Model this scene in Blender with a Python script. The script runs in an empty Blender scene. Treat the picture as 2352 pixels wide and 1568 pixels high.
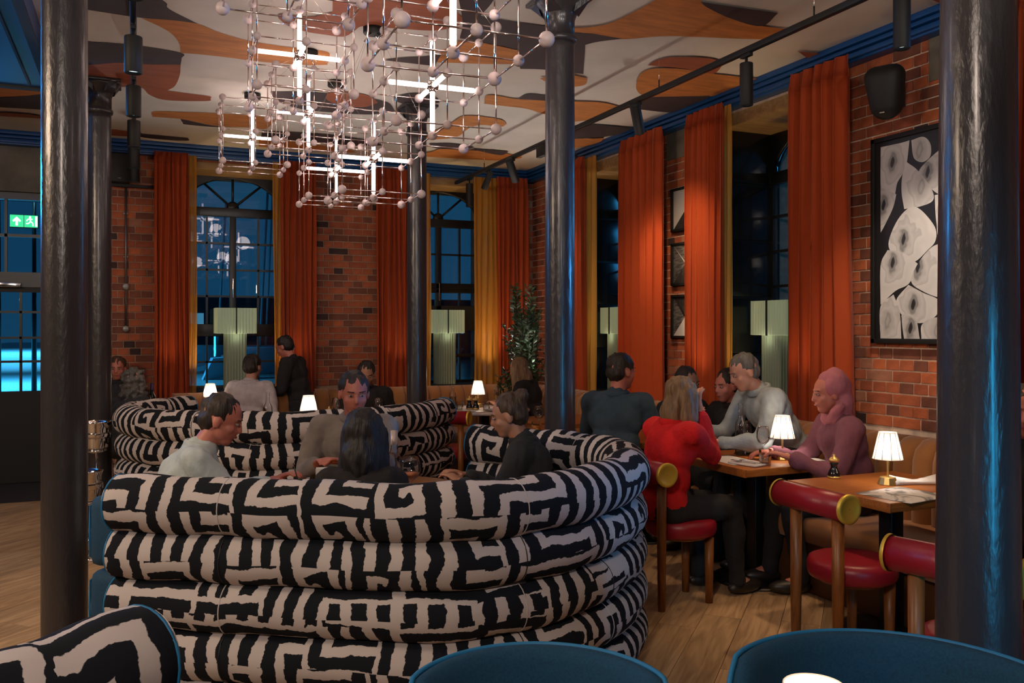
import bpy, bmesh, math, random
from math import sin, cos, pi, radians as R
from mathutils import Vector, Matrix, noise as mnoise
random.seed(7)
S = bpy.context.scene
C = S.collection
# ------------------------------------------------------------ camera, world, light
H, F, YH, CXP = 1.55, 2000.0, 755.0, 1176.0
TH = R(23.4); CT, ST = cos(TH), sin(TH)
cam = bpy.data.objects.new('camera', bpy.data.cameras.new('camera')); C.objects.link(cam)
cam.data.sensor_width = 36; cam.data.lens = 36*F/2352; cam.data.shift_y = -(784-YH)/2352
cam.data.clip_start = .05
cam.location = (0, 0, H); cam.rotation_euler = (pi/2, 0, -TH)
S.camera = cam
S.view_settings.view_transform = 'Standard'; S.view_settings.look = 'None'
S.view_settings.gamma = 1; S.view_settings.use_curve_mapping = False
S.view_settings.exposure = 0.3
S.cycles.use_denoising = True
S.cycles.max_bounces = 6; S.cycles.transparent_max_bounces = 12; S.cycles.sample_clamp_indirect = 4
S.cycles.caustics_reflective = False; S.cycles.caustics_refractive = False
w = bpy.data.worlds.new('night_sky'); S.world = w; w.use_nodes = True
wn = w.node_tree.nodes; wl = w.node_tree.links
bg = wn['Background']; bg.inputs[1].default_value = 1.7
tc = wn.new('ShaderNodeTexCoord'); sx = wn.new('ShaderNodeSeparateXYZ'); cr = wn.new('ShaderNodeValToRGB')
wl.new(tc.outputs['Generated'], sx.inputs[0]); wl.new(sx.outputs[2], cr.inputs[0]); wl.new(cr.outputs[0], bg.inputs[0])
cr.color_ramp.elements[0].position = 0; cr.color_ramp.elements[0].color = (.004, .03, .06, 1)
cr.color_ramp.elements[1].position = .5; cr.color_ramp.elements[1].color = (.001, .012, .03, 1)

def W(xc, d, z):
    """camera frame (metres right of the axis, metres ahead) to world"""
    return Vector((CT*xc+ST*d, -ST*xc+CT*d, z))
def at(px, d, z):
    return W((px-CXP)/F*d, d, z)
def on_plane(px, py, z):
    d = (z-H)*F/(YH-py)
    return at(px, d, z)
def YR(px, X):
    r = (px-CXP)/F; d = X/(CT*r+ST); return d*(CT-ST*r)
def XB(px, Y):
    r = (px-CXP)/F; d = Y/(CT-ST*r); return d*(CT*r+ST)

def light(kind, name, loc, power, col, aim=None, **kw):
    l = bpy.data.lights.new(name, kind); l.energy = power; l.color = col
    for k, v in kw.items(): setattr(l, k, v)
    o = bpy.data.objects.new(name, l); C.objects.link(o); o.location = loc
    if aim is not None:
        o.rotation_euler = (Vector(aim)-Vector(loc)).to_track_quat('-Z', 'Y').to_euler()
    return o
WARM = (1, .66, .38); NEUT = (1, .84, .70)
def spot(name, loc, aim, p, col=WARM, ang=50, blend=.8, r=.03):
    return light('SPOT', name, loc, p, col, aim, spot_size=R(ang), spot_blend=blend, shadow_soft_size=r)
# the bar's cyan wash at both sides, street light outside the door, unseen fill lamps added behind us, uplights behind the banquettes
light('AREA', 'bar_cyan_wash', (1.72, -.85, 1.0), 1.5, (.02, .50, 1), (2.25, 2.0, 1.0), shape='RECTANGLE', size=.045, size_y=1.2, spread=R(38))
light('AREA', 'side_street_light', (6.6, 2.3, 2.2), 14, (.03, .42, 1), (-.3, 4.5, 1.9), size=.3, spread=R(40))
light('AREA', 'added_reveal_fill', (7.4, 6.2, 3.0), 30, (.05, .5, 1), (5.1, 5.6, 1.8), size=1.0)  # unseen cyan lamp added outside to lift the dark window reveals
light('AREA', 'entrance_cyan_wash', (-2.6, 8.6, 2.9), 26, (.02, .36, 1), (-1.8, 6.2, 3.4), size=.4, spread=R(90))
light('AREA', 'street_glow', (-4.6, 29, 6.0), 5200, (.08, .60, 1), (-4.4, 28.5, 0), size=1.0, spread=R(120))
light('AREA', 'far_quay_light', (-7.5, 66, 14.0), 30000, (.08, .60, 1), (-7.2, 65, 0), size=2.0, spread=R(120))
for x_ in (.30, 1.70, 2.75, 3.9):  # unseen spots added behind the back banquettes to brighten the ceiling
    spot('added_ceiling_fill', (x_, 9.50, .98), (x_, 7.2, 3.5), 30, (1, .90, .82), 80, 1, .02)
for y_ in (6.15, 7.45, 8.6):  # more added ceiling fill, along the right wall
    spot('added_ceiling_fill', (4.12, y_, .98), (3.0, y_, 3.5), 26, (1, .90, .82), 80, 1, .02)
light('AREA', 'added_room_fill', (-1.3, -.6, 3.3), 58, (1, .80, .66), (.6, 4.5, .4), size=.5)  # unseen fill lamp added to brighten the foreground, more at the left
for x_, p_ in ((-.8, 190), (.9, 190), (2.6, 150)):  # unseen spots added behind the camera to brighten the ceiling
    spot('added_front_ceiling_fill', (x_, -.9, 2.5), (x_+.9, 4.5, 4.9), p_*.85, (1, .93, .87), 70, 1, .12)
light('AREA', 'added_floor_fill', (-3.2, 4.0, 3.2), 115, (1, .74, .52), (-1.0, 4.6, 0), size=1.0)  # unseen warm lamp added to brighten the floor at the left
UP = (1, .62, .30)
for nm_, x_, y_, p_ in (('artwork curtain', 4.12, 4.85, 7), ('picture curtain', 4.12, 6.05, 8), ('third curtain', 4.12, 7.42, 7), ('fourth curtain', 4.12, 8.55, 6)):
    spot('banquette_uplight', (x_, y_, .98), (x_+.24, y_-.04, 2.2), p_*1.35, UP, 75, 1, .04)
for x_, y_, p_ in ((.30, 9.45, 5), (1.60, 9.45, 6), (2.75, 9.45, 5), (3.85, 9.45, 14)):
    spot('banquette_uplight', (x_, y_, .98), (x_+.05, y_+.30, 2.4), p_, UP, 75, 1, .04)
for x_ in (.56, 1.48, 3.03, 3.93):  # unseen spots added in the back window recesses so the sheers glow
    spot('added_sheer_fill', (x_, 10.02, .90), (x_, 9.86, 2.2), 24, (1, .66, .30), 70, 1, .008)
for y_ in (5.98, 8.52):  # the same added sheer fill in the right wall recesses
    spot('added_sheer_fill', (4.68, y_, .90), (4.50, y_, 2.2), 24, (1, .66, .30), 70, 1, .008)
spot('brick_spot', (3.44, 3.30, 3.0), (4.55, 4.0, 1.75), 75, (1, .80, .62), 48, .8, .03)
# ------------------------------------------------------------ materials
MATS = {}
def mat(name, col, rough=.6, metal=0, emit=None, es=0, noise=0, nscale=8, bump=0, bscale=40, spec=.5, trans=0, alpha=1, sheen=0, stretch=None, coat=0):
    if name in MATS: return MATS[name]
    m = bpy.data.materials.new(name); m.use_nodes = True; MATS[name] = m
    n, l = m.node_tree.nodes, m.node_tree.links
    b = n['Principled BSDF']
    b.inputs['Base Color'].default_value = (*col, 1); b.inputs['Roughness'].default_value = rough
    b.inputs['Metallic'].default_value = metal; b.inputs['Specular IOR Level'].default_value = spec
    if trans: b.inputs['Transmission Weight'].default_value = trans
    if sheen: b.inputs['Sheen Weight'].default_value = sheen; b.inputs['Sheen Roughness'].default_value = .5
    if coat: b.inputs['Coat Weight'].default_value = coat; b.inputs['Coat Roughness'].default_value = .15
    if emit: b.inputs['Emission Color'].default_value = (*emit, 1); b.inputs['Emission Strength'].default_value = es
    co = n.new('ShaderNodeTexCoord'); mp = n.new('ShaderNodeMapping'); l.new(co.outputs['Object'], mp.inputs[0])
    if stretch: mp.inputs['Scale'].default_value = stretch
    if noise:
        t = n.new('ShaderNodeTexNoise'); t.inputs['Scale'].default_value = nscale; t.inputs['Detail'].default_value = 5
        l.new(mp.outputs[0], t.inputs[0])
        r = n.new('ShaderNodeValToRGB'); r.color_ramp.elements[0].position = .3; r.color_ramp.elements[1].position = .7
        r.color_ramp.elements[0].color = (*[c*(1-noise) for c in col], 1); r.color_ramp.elements[1].color = (*[min(1, c*(1+noise)) for c in col], 1)
        l.new(t.outputs[0], r.inputs[0]); l.new(r.outputs[0], b.inputs['Base Color'])
    if bump:
        t2 = n.new('ShaderNodeTexNoise'); t2.inputs['Scale'].default_value = bscale; t2.inputs['Detail'].default_value = 4
        l.new(mp.outputs[0], t2.inputs[0])
        bp = n.new('ShaderNodeBump'); bp.inputs['Strength'].default_value = bump; bp.inputs['Distance'].default_value = .01
        l.new(t2.outputs[0], bp.inputs['Height']); l.new(bp.outputs[0], b.inputs['Normal'])
    return m
def glassy(name, tint, gl, rough=.02, k=.8):
    m = bpy.data.materials.new(name); m.use_nodes = True; MATS[name] = m
    n, l = m.node_tree.nodes, m.node_tree.links
    for x in list(n): n.remove(x)
    o = n.new('ShaderNodeOutputMaterial'); t = n.new('ShaderNodeBsdfTransparent'); g = n.new('ShaderNodeBsdfGlossy'); mx = n.new('ShaderNodeMixShader')
    fr = n.new('ShaderNodeLayerWeight'); fr.inputs[0].default_value = .22
    mm = n.new('ShaderNodeMath'); mm.operation = 'MULTIPLY_ADD'; mm.inputs[1].default_value = k; mm.inputs[2].default_value = gl
    l.new(fr.outputs['Fresnel'], mm.inputs[0]); l.new(mm.outputs[0], mx.inputs[0])
    t.inputs[0].default_value = (*tint, 1); g.inputs['Roughness'].default_value = rough
    l.new(t.outputs[0], mx.inputs[1]); l.new(g.outputs[0], mx.inputs[2]); l.new(mx.outputs[0], o.inputs[0])
    return m
def emis(name, col, s):
    return mat(name, (0, 0, 0), .5, emit=col, es=s)

def cloth_mix(name, col, trans_amt, tcol):
    """thin cloth that lets part of the light through"""
    m = bpy.data.materials.new(name); m.use_nodes = True
    n, l = m.node_tree.nodes, m.node_tree.links
    for x in list(n): n.remove(x)
    o = n.new('ShaderNodeOutputMaterial'); d = n.new('ShaderNodeBsdfDiffuse'); t = n.new('ShaderNodeBsdfTranslucent'); tr = n.new('ShaderNodeBsdfTransparent')
    d.inputs[0].default_value = (*col, 1); t.inputs[0].default_value = (*tcol, 1)
    m1 = n.new('ShaderNodeMixShader'); m1.inputs[0].default_value = .45; m2 = n.new('ShaderNodeMixShader'); m2.inputs[0].default_value = trans_amt
    l.new(d.outputs[0], m1.inputs[1]); l.new(t.outputs[0], m1.inputs[2]); l.new(m1.outputs[0], m2.inputs[1]); l.new(tr.outputs[0], m2.inputs[2]); l.new(m2.outputs[0], o.inputs[0])
    return m

def kuba():
    """black and cream maze cloth, drawn in the UV map's metres"""
    m = bpy.data.materials.new('maze_print_cloth'); m.use_nodes = True
    n, l = m.node_tree.nodes, m.node_tree.links
    b = n['Principled BSDF']; b.inputs['Roughness'].default_value = .9; b.inputs['Specular IOR Level'].default_value = .2
    def val(x): 
        v = n.new('ShaderNodeValue'); v.outputs[0].default_value = x; return v.outputs[0]
    def M(op, a, bb=None, c=None):
        k = n.new('ShaderNodeMath'); k.operation = op
        for i, v in enumerate((a, bb, c)):
            if v is None: continue
            if isinstance(v, (int, float)): k.inputs[i].default_value = v
            else: l.new(v, k.inputs[i])
        return k.outputs[0]
    uv = n.new('ShaderNodeUVMap'); uv.uv_map = 'UVMap'
    sp = n.new('ShaderNodeSeparateXYZ')
    def nz(scale, amp, off):
        t = n.new('ShaderNodeTexNoise'); t.inputs['Scale'].default_value = scale; t.inputs['Detail'].default_value = 2
        mp = n.new('ShaderNodeMapping'); mp.inputs['Location'].default_value = (off, off*2, 0)
        l.new(uv.outputs[0], mp.inputs[0]); l.new(mp.outputs[0], t.inputs[0])
        return M('MULTIPLY', M('SUBTRACT', t.outputs[0], .5), amp)
    l.new(uv.outputs[0], sp.inputs[0])
    u = M('ADD', M('ADD', sp.outputs[0], nz(7, .07, 1)), nz(60, .013, 5))
    v = M('ADD', M('ADD', sp.outputs[1], nz(7, .07, 3)), nz(60, .013, 9))
    P = .088; SZ = P*3
    cu, cv = M('DIVIDE', u, SZ), M('DIVIDE', v, SZ)
    iu, iv = M('FLOOR', cu), M('FLOOR', cv)
    fu, fv = M('SUBTRACT', cu, iu), M('SUBTRACT', cv, iv)
    cb = n.new('ShaderNodeCombineXYZ'); l.new(iu, cb.inputs[0]); l.new(iv, cb.inputs[1])
    wnz = n.new('ShaderNodeTexWhiteNoise'); wnz.noise_dimensions = '2D'; l.new(cb.outputs[0], wnz.inputs['Vector'])
    sc = n.new('ShaderNodeSeparateColor'); l.new(wnz.outputs['Color'], sc.inputs[0])
    def flip(f, r):
        s = M('GREATER_THAN', r, .5)
        return M('ADD', M('MULTIPLY', s, M('SUBTRACT', 1.0, f)), M('MULTIPLY', M('SUBTRACT', 1.0, s), f))
    gu, gv = flip(fu, sc.outputs[0]), flip(fv, sc.outputs[1])
    tL = M('MAXIMUM', gu, gv)
    du, dv = M('SUBTRACT', gu, .5), M('SUBTRACT', gv, .5)
    rad = M('MAXIMUM', M('ABSOLUTE', du), M('ABSOLUTE', dv))
    ang = M('DIVIDE', M('ARCTAN2', dv, du), 2*pi)
    tS = M('ADD', M('SUBTRACT', rad, .5), M('MULTIPLY', ang, 1/3))
    tV = gu
    r3 = sc.outputs[2]
    a1 = M('LESS_THAN', r3, .38); a3 = M('GREATER_THAN', r3, .66)
    a2 = M('SUBTRACT', M('SUBTRACT', 1.0, a1), a3)
    t = M('ADD', M('ADD', M('MULTIPLY', a1, tL), M('MULTIPLY', a2, tS)), M('MULTIPLY', a3, tV))
    f = M('FRACT', M('ADD', M('MULTIPLY', t, 3.0), 10.0))
    r = n.new('ShaderNodeValToRGB'); l.new(f, r.inputs[0])
    e = r.color_ramp.elements
    K = (.008, .010, .015, 1); E = (.57, .515, .50, 1)
    e[0].position = 0; e[0].color = E; e[1].position = 1; e[1].color = E
    for p_, c_ in ((.215, E), (.235, K), (.765, K), (.785, E)): x = e.new(p_); x.color = c_
    l.new(r.outputs[0], b.inputs['Base Color'])
    t2 = n.new('ShaderNodeTexNoise'); t2.inputs['Scale'].default_value = 500
    bp = n.new('ShaderNodeBump'); bp.inputs['Strength'].default_value = .25; bp.inputs['Distance'].default_value = .002
    l.new(uv.outputs[0], t2.inputs[0]); l.new(t2.outputs[0], bp.inputs['Height']); l.new(bp.outputs[0], b.inputs['Normal'])
    return m
KUBA = kuba()
def wood(name, c1, c2, rough=.45, axis='X', scale=3):
    if name in MATS: return MATS[name]
    m = mat(name, c1, rough); n, l = m.node_tree.nodes, m.node_tree.links
    b = n['Principled BSDF']; co = n.new('ShaderNodeTexCoord'); mp = n.new('ShaderNodeMapping')
    mp.inputs['Scale'].default_value = (1, 9, 9) if axis == 'X' else ((9, 1, 9) if axis == 'Y' else (9, 9, 1))
    oi = n.new('ShaderNodeObjectInfo'); ad = n.new('ShaderNodeVectorMath'); ad.operation = 'ADD'
    ml = n.new('ShaderNodeMath'); ml.operation = 'MULTIPLY'; ml.inputs[1].default_value = 37
    l.new(oi.outputs['Random'], ml.inputs[0]); l.new(co.outputs['Object'], ad.inputs[0]); l.new(ml.outputs[0], ad.inputs[1])
    t = n.new('ShaderNodeTexNoise'); t.inputs['Scale'].default_value = scale; t.inputs['Detail'].default_value = 8; t.inputs['Distortion'].default_value = 1.3
    l.new(ad.outputs[0], mp.inputs[0]); l.new(mp.outputs[0], t.inputs[0])
    r = n.new('ShaderNodeValToRGB'); r.color_ramp.elements[0].position = .32; r.color_ramp.elements[1].position = .68
    r.color_ramp.elements[0].color = (*c1, 1); r.color_ramp.elements[1].color = (*c2, 1)
    l.new(t.outputs[0], r.inputs[0]); 
    hs = n.new('ShaderNodeHueSaturation'); m2 = n.new('ShaderNodeMath'); m2.operation = 'MULTIPLY_ADD'; m2.inputs[1].default_value = .3; m2.inputs[2].default_value = .85
    l.new(oi.outputs['Random'], m2.inputs[0]); l.new(m2.outputs[0], hs.inputs['Value']); l.new(r.outputs[0], hs.inputs['Color']); l.new(hs.outputs[0], b.inputs['Base Color'])
    bp = n.new('ShaderNodeBump'); bp.inputs['Strength'].default_value = .15; bp.inputs['Distance'].default_value = .004
    l.new(t.outputs[0], bp.inputs['Height']); l.new(bp.outputs[0], b.inputs['Normal'])
    return m

m_black = mat('black_metal', (.012, .012, .013), .35, .4)
m_matte = mat('matt_black_paint', (.006, .007, .007), .6)
m_col = mat('gloss_iron_paint', (.034, .030, .033), .33, 0, bump=.4, bscale=42, stretch=(1, 1, .35), coat=.22)
m_cream = mat('ceiling_cream_paint', (.72, .68, .62), .75, noise=.08, nscale=2.5)
m_orange = mat('mural_ochre', (.55, .20, .045), .7, noise=.2, nscale=5, stretch=(1, 4, 1))
m_rust = mat('mural_rust', (.34, .09, .035), .7, noise=.15, nscale=5, stretch=(1, 4, 1))
m_plum = mat('mural_plum', (.052, .032, .036), .7, noise=.15, nscale=5)
m_blue = mat('cobalt_gloss_paint', (.006, .075, .26), .35)
m_mortar = mat('lime_mortar', (.78, .60, .46), .95, noise=.2, nscale=12, bump=.5, bscale=60)
BR = [mat('red_brick_%s' % k, c, .9, noise=.22, nscale=9, bump=.5, bscale=45) for k, c in
      (('orange', (.52, .14, .052)), ('deep', (.36, .095, .042)), ('russet', (.44, .12, .05)), ('brown', (.20, .07, .042)), ('smoked', (.055, .030, .026)), ('pink', (.40, .17, .10)))]
m_mortar2 = mat('shadowed_mortar', (.40, .27, .19), .95, noise=.2, nscale=12, bump=.5, bscale=60)  # darker copy of the lime mortar: back wall's dimness put into the colour
m_conc = mat('rough_concrete', (.16, .15, .12), .9, noise=.3, nscale=4, bump=.5, bscale=20)
m_velvet = mat('rust_velvet', (.38, .050, .004), .9, sheen=.08, bump=.15, bscale=220)
m_header = mat('rust_velvet_header', (.32, .04, .004), .9, sheen=.05)
m_sheer = cloth_mix('gold_sheer_cloth', (.80, .42, .09), .10, (.85, .45, .10))
m_banq = mat('tan_velvet', (.30, .12, .030), .8, sheen=.4, noise=.1, nscale=6)
m_red = mat('crimson_leather', (.30, .010, .022), .36, bump=.1, bscale=150)
m_brass = mat('polished_brass', (.75, .52, .18), .30, .75)
m_gold = mat('gold_plate', (.72, .48, .06), .42, .45)
m_steel = mat('chrome_steel', (.75, .72, .70), .12, 1)
m_rod = mat('nickel_rod', (.80, .70, .68), .16, 1)
m_ball = mat('satin_ball', (.60, .49, .49), .45, 0, noise=.05)
m_tube = emis('lit_tube', (1, .76, .70), 6.5)
m_tube_lo = emis('lit_tube_warm', (1, .62, .50), 5)
m_chairwood = wood('chair_oak', (.20, .065, .014), (.30, .11, .025), .4, 'Z', 6)
m_table = wood('table_oak', (.28, .085, .016), (.42, .15, .032), .3, 'X', 5)
m_floor = wood('floor_oak', (.28, .17, .085), (.56, .38, .21), .5, 'X', 2.2)
m_lintel = wood('lintel_timber', (.30, .18, .07), (.46, .30, .13), .7, 'X', 2)
m_teal = mat('teal_wool', (.002, .048, .105), .9, noise=.25, nscale=180, bump=.3, bscale=400)
m_pipe = mat('azure_piping', (.008, .16, .36), .6)
m_boothblue = mat('petrol_blue_cloth', (.003, .045, .10), .8, noise=.15, nscale=150)
m_glass = glassy('clear_glass', (.985, .985, .985), .06, .02, .75)
m_pane = glassy('window_glass', (.80, .86, .92), .025, .01, .45)
m_green_shade = mat('pale_green_pleats', (.42, .50, .36), .8, emit=(.55, .72, .42), es=.10)
m_green_col = mat('sage_pleats', (.30, .38, .29), .8)
def lampcloth():
    m = bpy.data.materials.new('lamp_shade_cloth'); m.use_nodes = True; n, l = m.node_tree.nodes, m.node_tree.links
    for x in list(n): n.remove(x)
    o = n.new('ShaderNodeOutputMaterial'); d = n.new('ShaderNodeBsdfDiffuse'); t = n.new('ShaderNodeBsdfTranslucent'); ad = n.new('ShaderNodeAddShader')
    d.inputs[0].default_value = (.72, .66, .56, 1); t.inputs[0].default_value = (.19, .18, .17, 1)
    l.new(d.outputs[0], ad.inputs[0]); l.new(t.outputs[0], ad.inputs[1]); l.new(ad.outputs[0], o.inputs[0]); return m
m_shade = lampcloth()
m_shade_rib = mat('shade_rib', (.55, .50, .42), .8)
m_paper = mat('white_paper', (.70, .68, .66), .8)
m_linen = mat('white_linen', (.66, .65, .66), .9, bump=.2, bscale=30)
m_marble = mat('pale_marble', (.55, .46, .42), .2, noise=.25, nscale=3)
m_frame = mat('window_frame_black', (.012, .014, .016), .35)
m_leaf = [mat('leaf_dark', (.022, .055, .022), .5), mat('leaf_grey', (.09, .15, .10), .5)]
m_bark = mat('bark', (.05, .03, .015), .9)
m_wine = mat('rose_wine', (.90, .30, .14), .1)
m_water = glassy('drinking_water', (.90, .92, .92), .10, .02, .7)

# ------------------------------------------------------------ mesh helper
class MB:
    def __init__(s): s.v = []; s.f = []; s.mi = []; s.uv = {}; s.sm = []
    def add(s, vs, fs, mi=0, smooth=False, uvs=None):
        b = len(s.v); s.v += [Vector(v) for v in vs]
        for k, f in enumerate(fs):
            if uvs: s.uv[len(s.f)] = uvs[k]
            s.f.append([b+i for i in f]); s.mi.append(mi); s.sm.append(smooth)
        return s
    def box(s, c, size, mi=0, rot=None, bev=0):
        x, y, z = [k/2 for k in size]
        if bev <= 0:
            vs = [Vector((a*x, b*y, g*z)) for a in (-1, 1) for b in (-1, 1) for g in (-1, 1)]
            fs = [(0, 1, 3, 2), (4, 6, 7, 5), (0, 4, 5, 1), (2, 3, 7, 6), (0, 2, 6, 4), (1, 5, 7, 3)]
        else:
            bm = bmesh.new(); bmesh.ops.create_cube(bm, size=1)
            for v in bm.verts: v.co = Vector((v.co.x*size[0], v.co.y*size[1], v.co.z*size[2]))
            bmesh.ops.bevel(bm, geom=bm.edges[:], offset=bev, segments=2, affect='EDGES', profile=.6)
            bm.verts.index_update(); vs = [v.co.copy() for v in bm.verts]; fs = [[v.index for v in f.verts] for f in bm.faces]; bm.free()
        if rot is not None: vs = [rot @ v for v in vs]
        return s.add([v+Vector(c) for v in vs], fs, mi, bev > 0)
    def b2(s, lo, hi, mi=0, bev=0):
        lo, hi = Vector(lo), Vector(hi)
        return s.box((lo+hi)/2, hi-lo, mi, None, bev)
    def lathe(s, prof, n=24, c=(0, 0, 0), mi=0, smooth=True, rot=None, cap=True):
        vs = []; fs = []; c = Vector(c)
        for r, z in prof:
            for i in range(n):
                a = 2*pi*i/n; v = Vector((r*cos(a), r*sin(a), z))
                if rot is not None: v = rot @ v
                vs.append(v+c)
        for k in range(len(prof)-1):
            for i in range(n):
                j = (i+1) % n; fs.append((k*n+i, k*n+j, (k+1)*n+j, (k+1)*n+i))
        if cap:
            fs.append(tuple(reversed(range(n)))); fs.append(tuple((len(prof)-1)*n+i for i in range(n)))
        return s.add(vs, fs, mi, smooth)
    def bar(s, p, q, r, n=8, mi=0, r2=None, smooth=True):
        p, q = Vector(p), Vector(q); d = q-p
        rot = d.to_track_quat('Z', 'Y').to_matrix()
        return s.lathe([(r, 0), (r if r2 is None else r2, d.length)], n, p, mi, smooth, rot)
    def sph(s, c, r, n=16, m=10, mi=0, rot=None):
        if isinstance(r, (int, float)): r = (r, r, r)
        vs = []; fs = []; c = Vector(c)
        def P(a, b):
            v = Vector((r[0]*sin(b)*cos(a), r[1]*sin(b)*sin(a), r[2]*cos(b)))
            return (rot @ v if rot is not None else v)+c
        vs.append(P(0, 0))
        for k in range(1, m):
            for i in range(n): vs.append(P(2*pi*i/n, pi*k/m))
        vs.append(P(0, pi)); L = len(vs)-1
        for i in range(n):
            j = (i+1) % n; fs.append((0, 1+i, 1+j)); fs.append((L, 1+(m-2)*n+j, 1+(m-2)*n+i))
            for k in range(m-2): fs.append((1+k*n+i, 1+(k+1)*n+i, 1+(k+1)*n+j, 1+k*n+j))
        return s.add(vs, fs, mi, True)
    def sweep(s, pts, r, n=10, mi=0, uvo=None, cap=True, closed=False, round_end=0, rz=None):
        """tube along a path; ring stays upright (for level paths); UV in metres"""
        pts = [Vector(p) for p in pts]; N = len(pts); vs = []; fs = []; uvs = []; L = [0]
        for i in range(1, N): L.append(L[-1]+(pts[i]-pts[i-1]).length)
        rs = r if isinstance(r, list) else [r]*N
        for i, p in enumerate(pts):
            if closed: t = (pts[(i+1) % N]-pts[i-1]).normalized()
            else: t = (pts[min(i+1, N-1)]-pts[max(i-1, 0)]).normalized()
            up = Vector((0, 0, 1)) if abs(t.z) < .9 else Vector((1, 0, 0))
            sd = t.cross(up).normalized(); u2 = sd.cross(t).normalized()
            for k in range(n):
                a = 2*pi*k/n; vs.append(p+sd*cos(a)*rs[i]+u2*sin(a)*(rs[i] if rz is None else rz))
        M = N if closed else N-1
        for i in range(M):
            for k in range(n):
                j = (k+1) % n; i2 = (i+1) % N
                fs.append((i*n+k, i*n+j, i2*n+j, i2*n+k))
                if uvo is not None:
                    a0, a1 = 2*pi*k/n*uvo[2], 2*pi*(k+1)/n*uvo[2]; l0, l1 = L[i], L[i+1] if i+1 < N else L[i]
                    uvs.append([(l0+uvo[0], a0+uvo[1]), (l0+uvo[0], a1+uvo[1]), (l1+uvo[0], a1+uvo[1]), (l1+uvo[0], a0+uvo[1])])
        s.add(vs, fs, mi, True, uvs or None)
        if cap and not closed:
            s.f.append([len(s.v)-N*n+k for k in range(n)]); s.mi.append(mi); s.sm.append(False)
            s.f.append([len(s.v)-n+k for k in reversed(range(n))]); s.mi.append(mi); s.sm.append(False)
            if uvo is not None:
                for q in (len(s.f)-2, len(s.f)-1):
                    s.uv[q] = [(uvo[0]+.1*cos(2*pi*k/n), uvo[1]+.1*sin(2*pi*k/n)) for k in range(n)]
        return s
    def prism(s, poly, z0, z1, mi=0):
        n = len(poly); vs = [(x, y, z0) for x, y in poly]+[(x, y, z1) for x, y in poly]
        fs = [tuple(reversed(range(n))), tuple(range(n, 2*n))]+[(i, (i+1) % n, n+(i+1) % n, n+i) for i in range(n)]
        return s.add(vs, fs, mi)
    def build(s, name, m, parent=None, label=None, cat=None, group=None, kind=None, loc=None, rot=None):
        me = bpy.data.meshes.new(name); me.from_pydata([tuple(v) for v in s.v], [], s.f)
        for mm in (m if isinstance(m, (list, tuple)) else [m]): me.materials.append(mm)
        me.polygons.foreach_set('material_index', s.mi); me.polygons.foreach_set('use_smooth', s.sm)
        if s.uv:
            ul = me.uv_layers.new(name='UVMap').data
            for fi, uv in s.uv.items():
                st = me.polygons[fi].loop_start
                for k, c in enumerate(uv): ul[st+k].uv = c
        me.update()
        return link(name, me, parent, label, cat, group, kind, loc, rot)
def link(name, me, parent=None, label=None, cat=None, group=None, kind=None, loc=None, rot=None):
    o = bpy.data.objects.new(name, me); C.objects.link(o)
    if parent: o.parent = parent
    if loc is not None: o.location = loc
    if rot is not None: o.rotation_euler = rot
    for k, v in (('label', label), ('category', cat), ('group', group), ('kind', kind)):
        if v: o[k] = v
    return o
def thing(name, label, cat, loc=(0, 0, 0), rz=0, group=None, kind=None):
    o = link(name, None, None, label, cat, group, kind, loc, (0, 0, rz)); o.empty_display_size = .1
    return o
def dup(o, label=None, loc=None, rz=None, parent=None):
    c = o.copy(); C.objects.link(c); c.parent = parent
    for ch in list(o.children): dup(ch, parent=c)
    if label: c['label'] = label
    if loc is not None: c.location = loc
    if rz is not None: c.rotation_euler = (0, 0, rz)
    return c
# ------------------------------------------------------------ the room
XR, YB, ZC = 4.59, 9.95, 3.50
XL, YF = -4.2, -1.2
def clip(poly, x0, y0, x1, y1):
    for ax, val, sg in ((0, x0, 1), (0, x1, -1), (1, y0, 1), (1, y1, -1)):
        out = []
        for i in range(len(poly)):
            a, b = poly[i-1], poly[i]
            ia, ib = (a[ax]-val)*sg >= 0, (b[ax]-val)*sg >= 0
            if ia != ib:
                t = (val-a[ax])/(b[ax]-a[ax]); out.append((a[0]+t*(b[0]-a[0]), a[1]+t*(b[1]-a[1])))
            if ib: out.append(b)
        poly = out
        if not poly: return poly
    return poly
fl = MB().b2((XL, YF, -.12), (XR+.5, YB+.5, -.006)).build('floor', mat('floor_underlay', (.04, .03, .02), .9), kind='structure')
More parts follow.
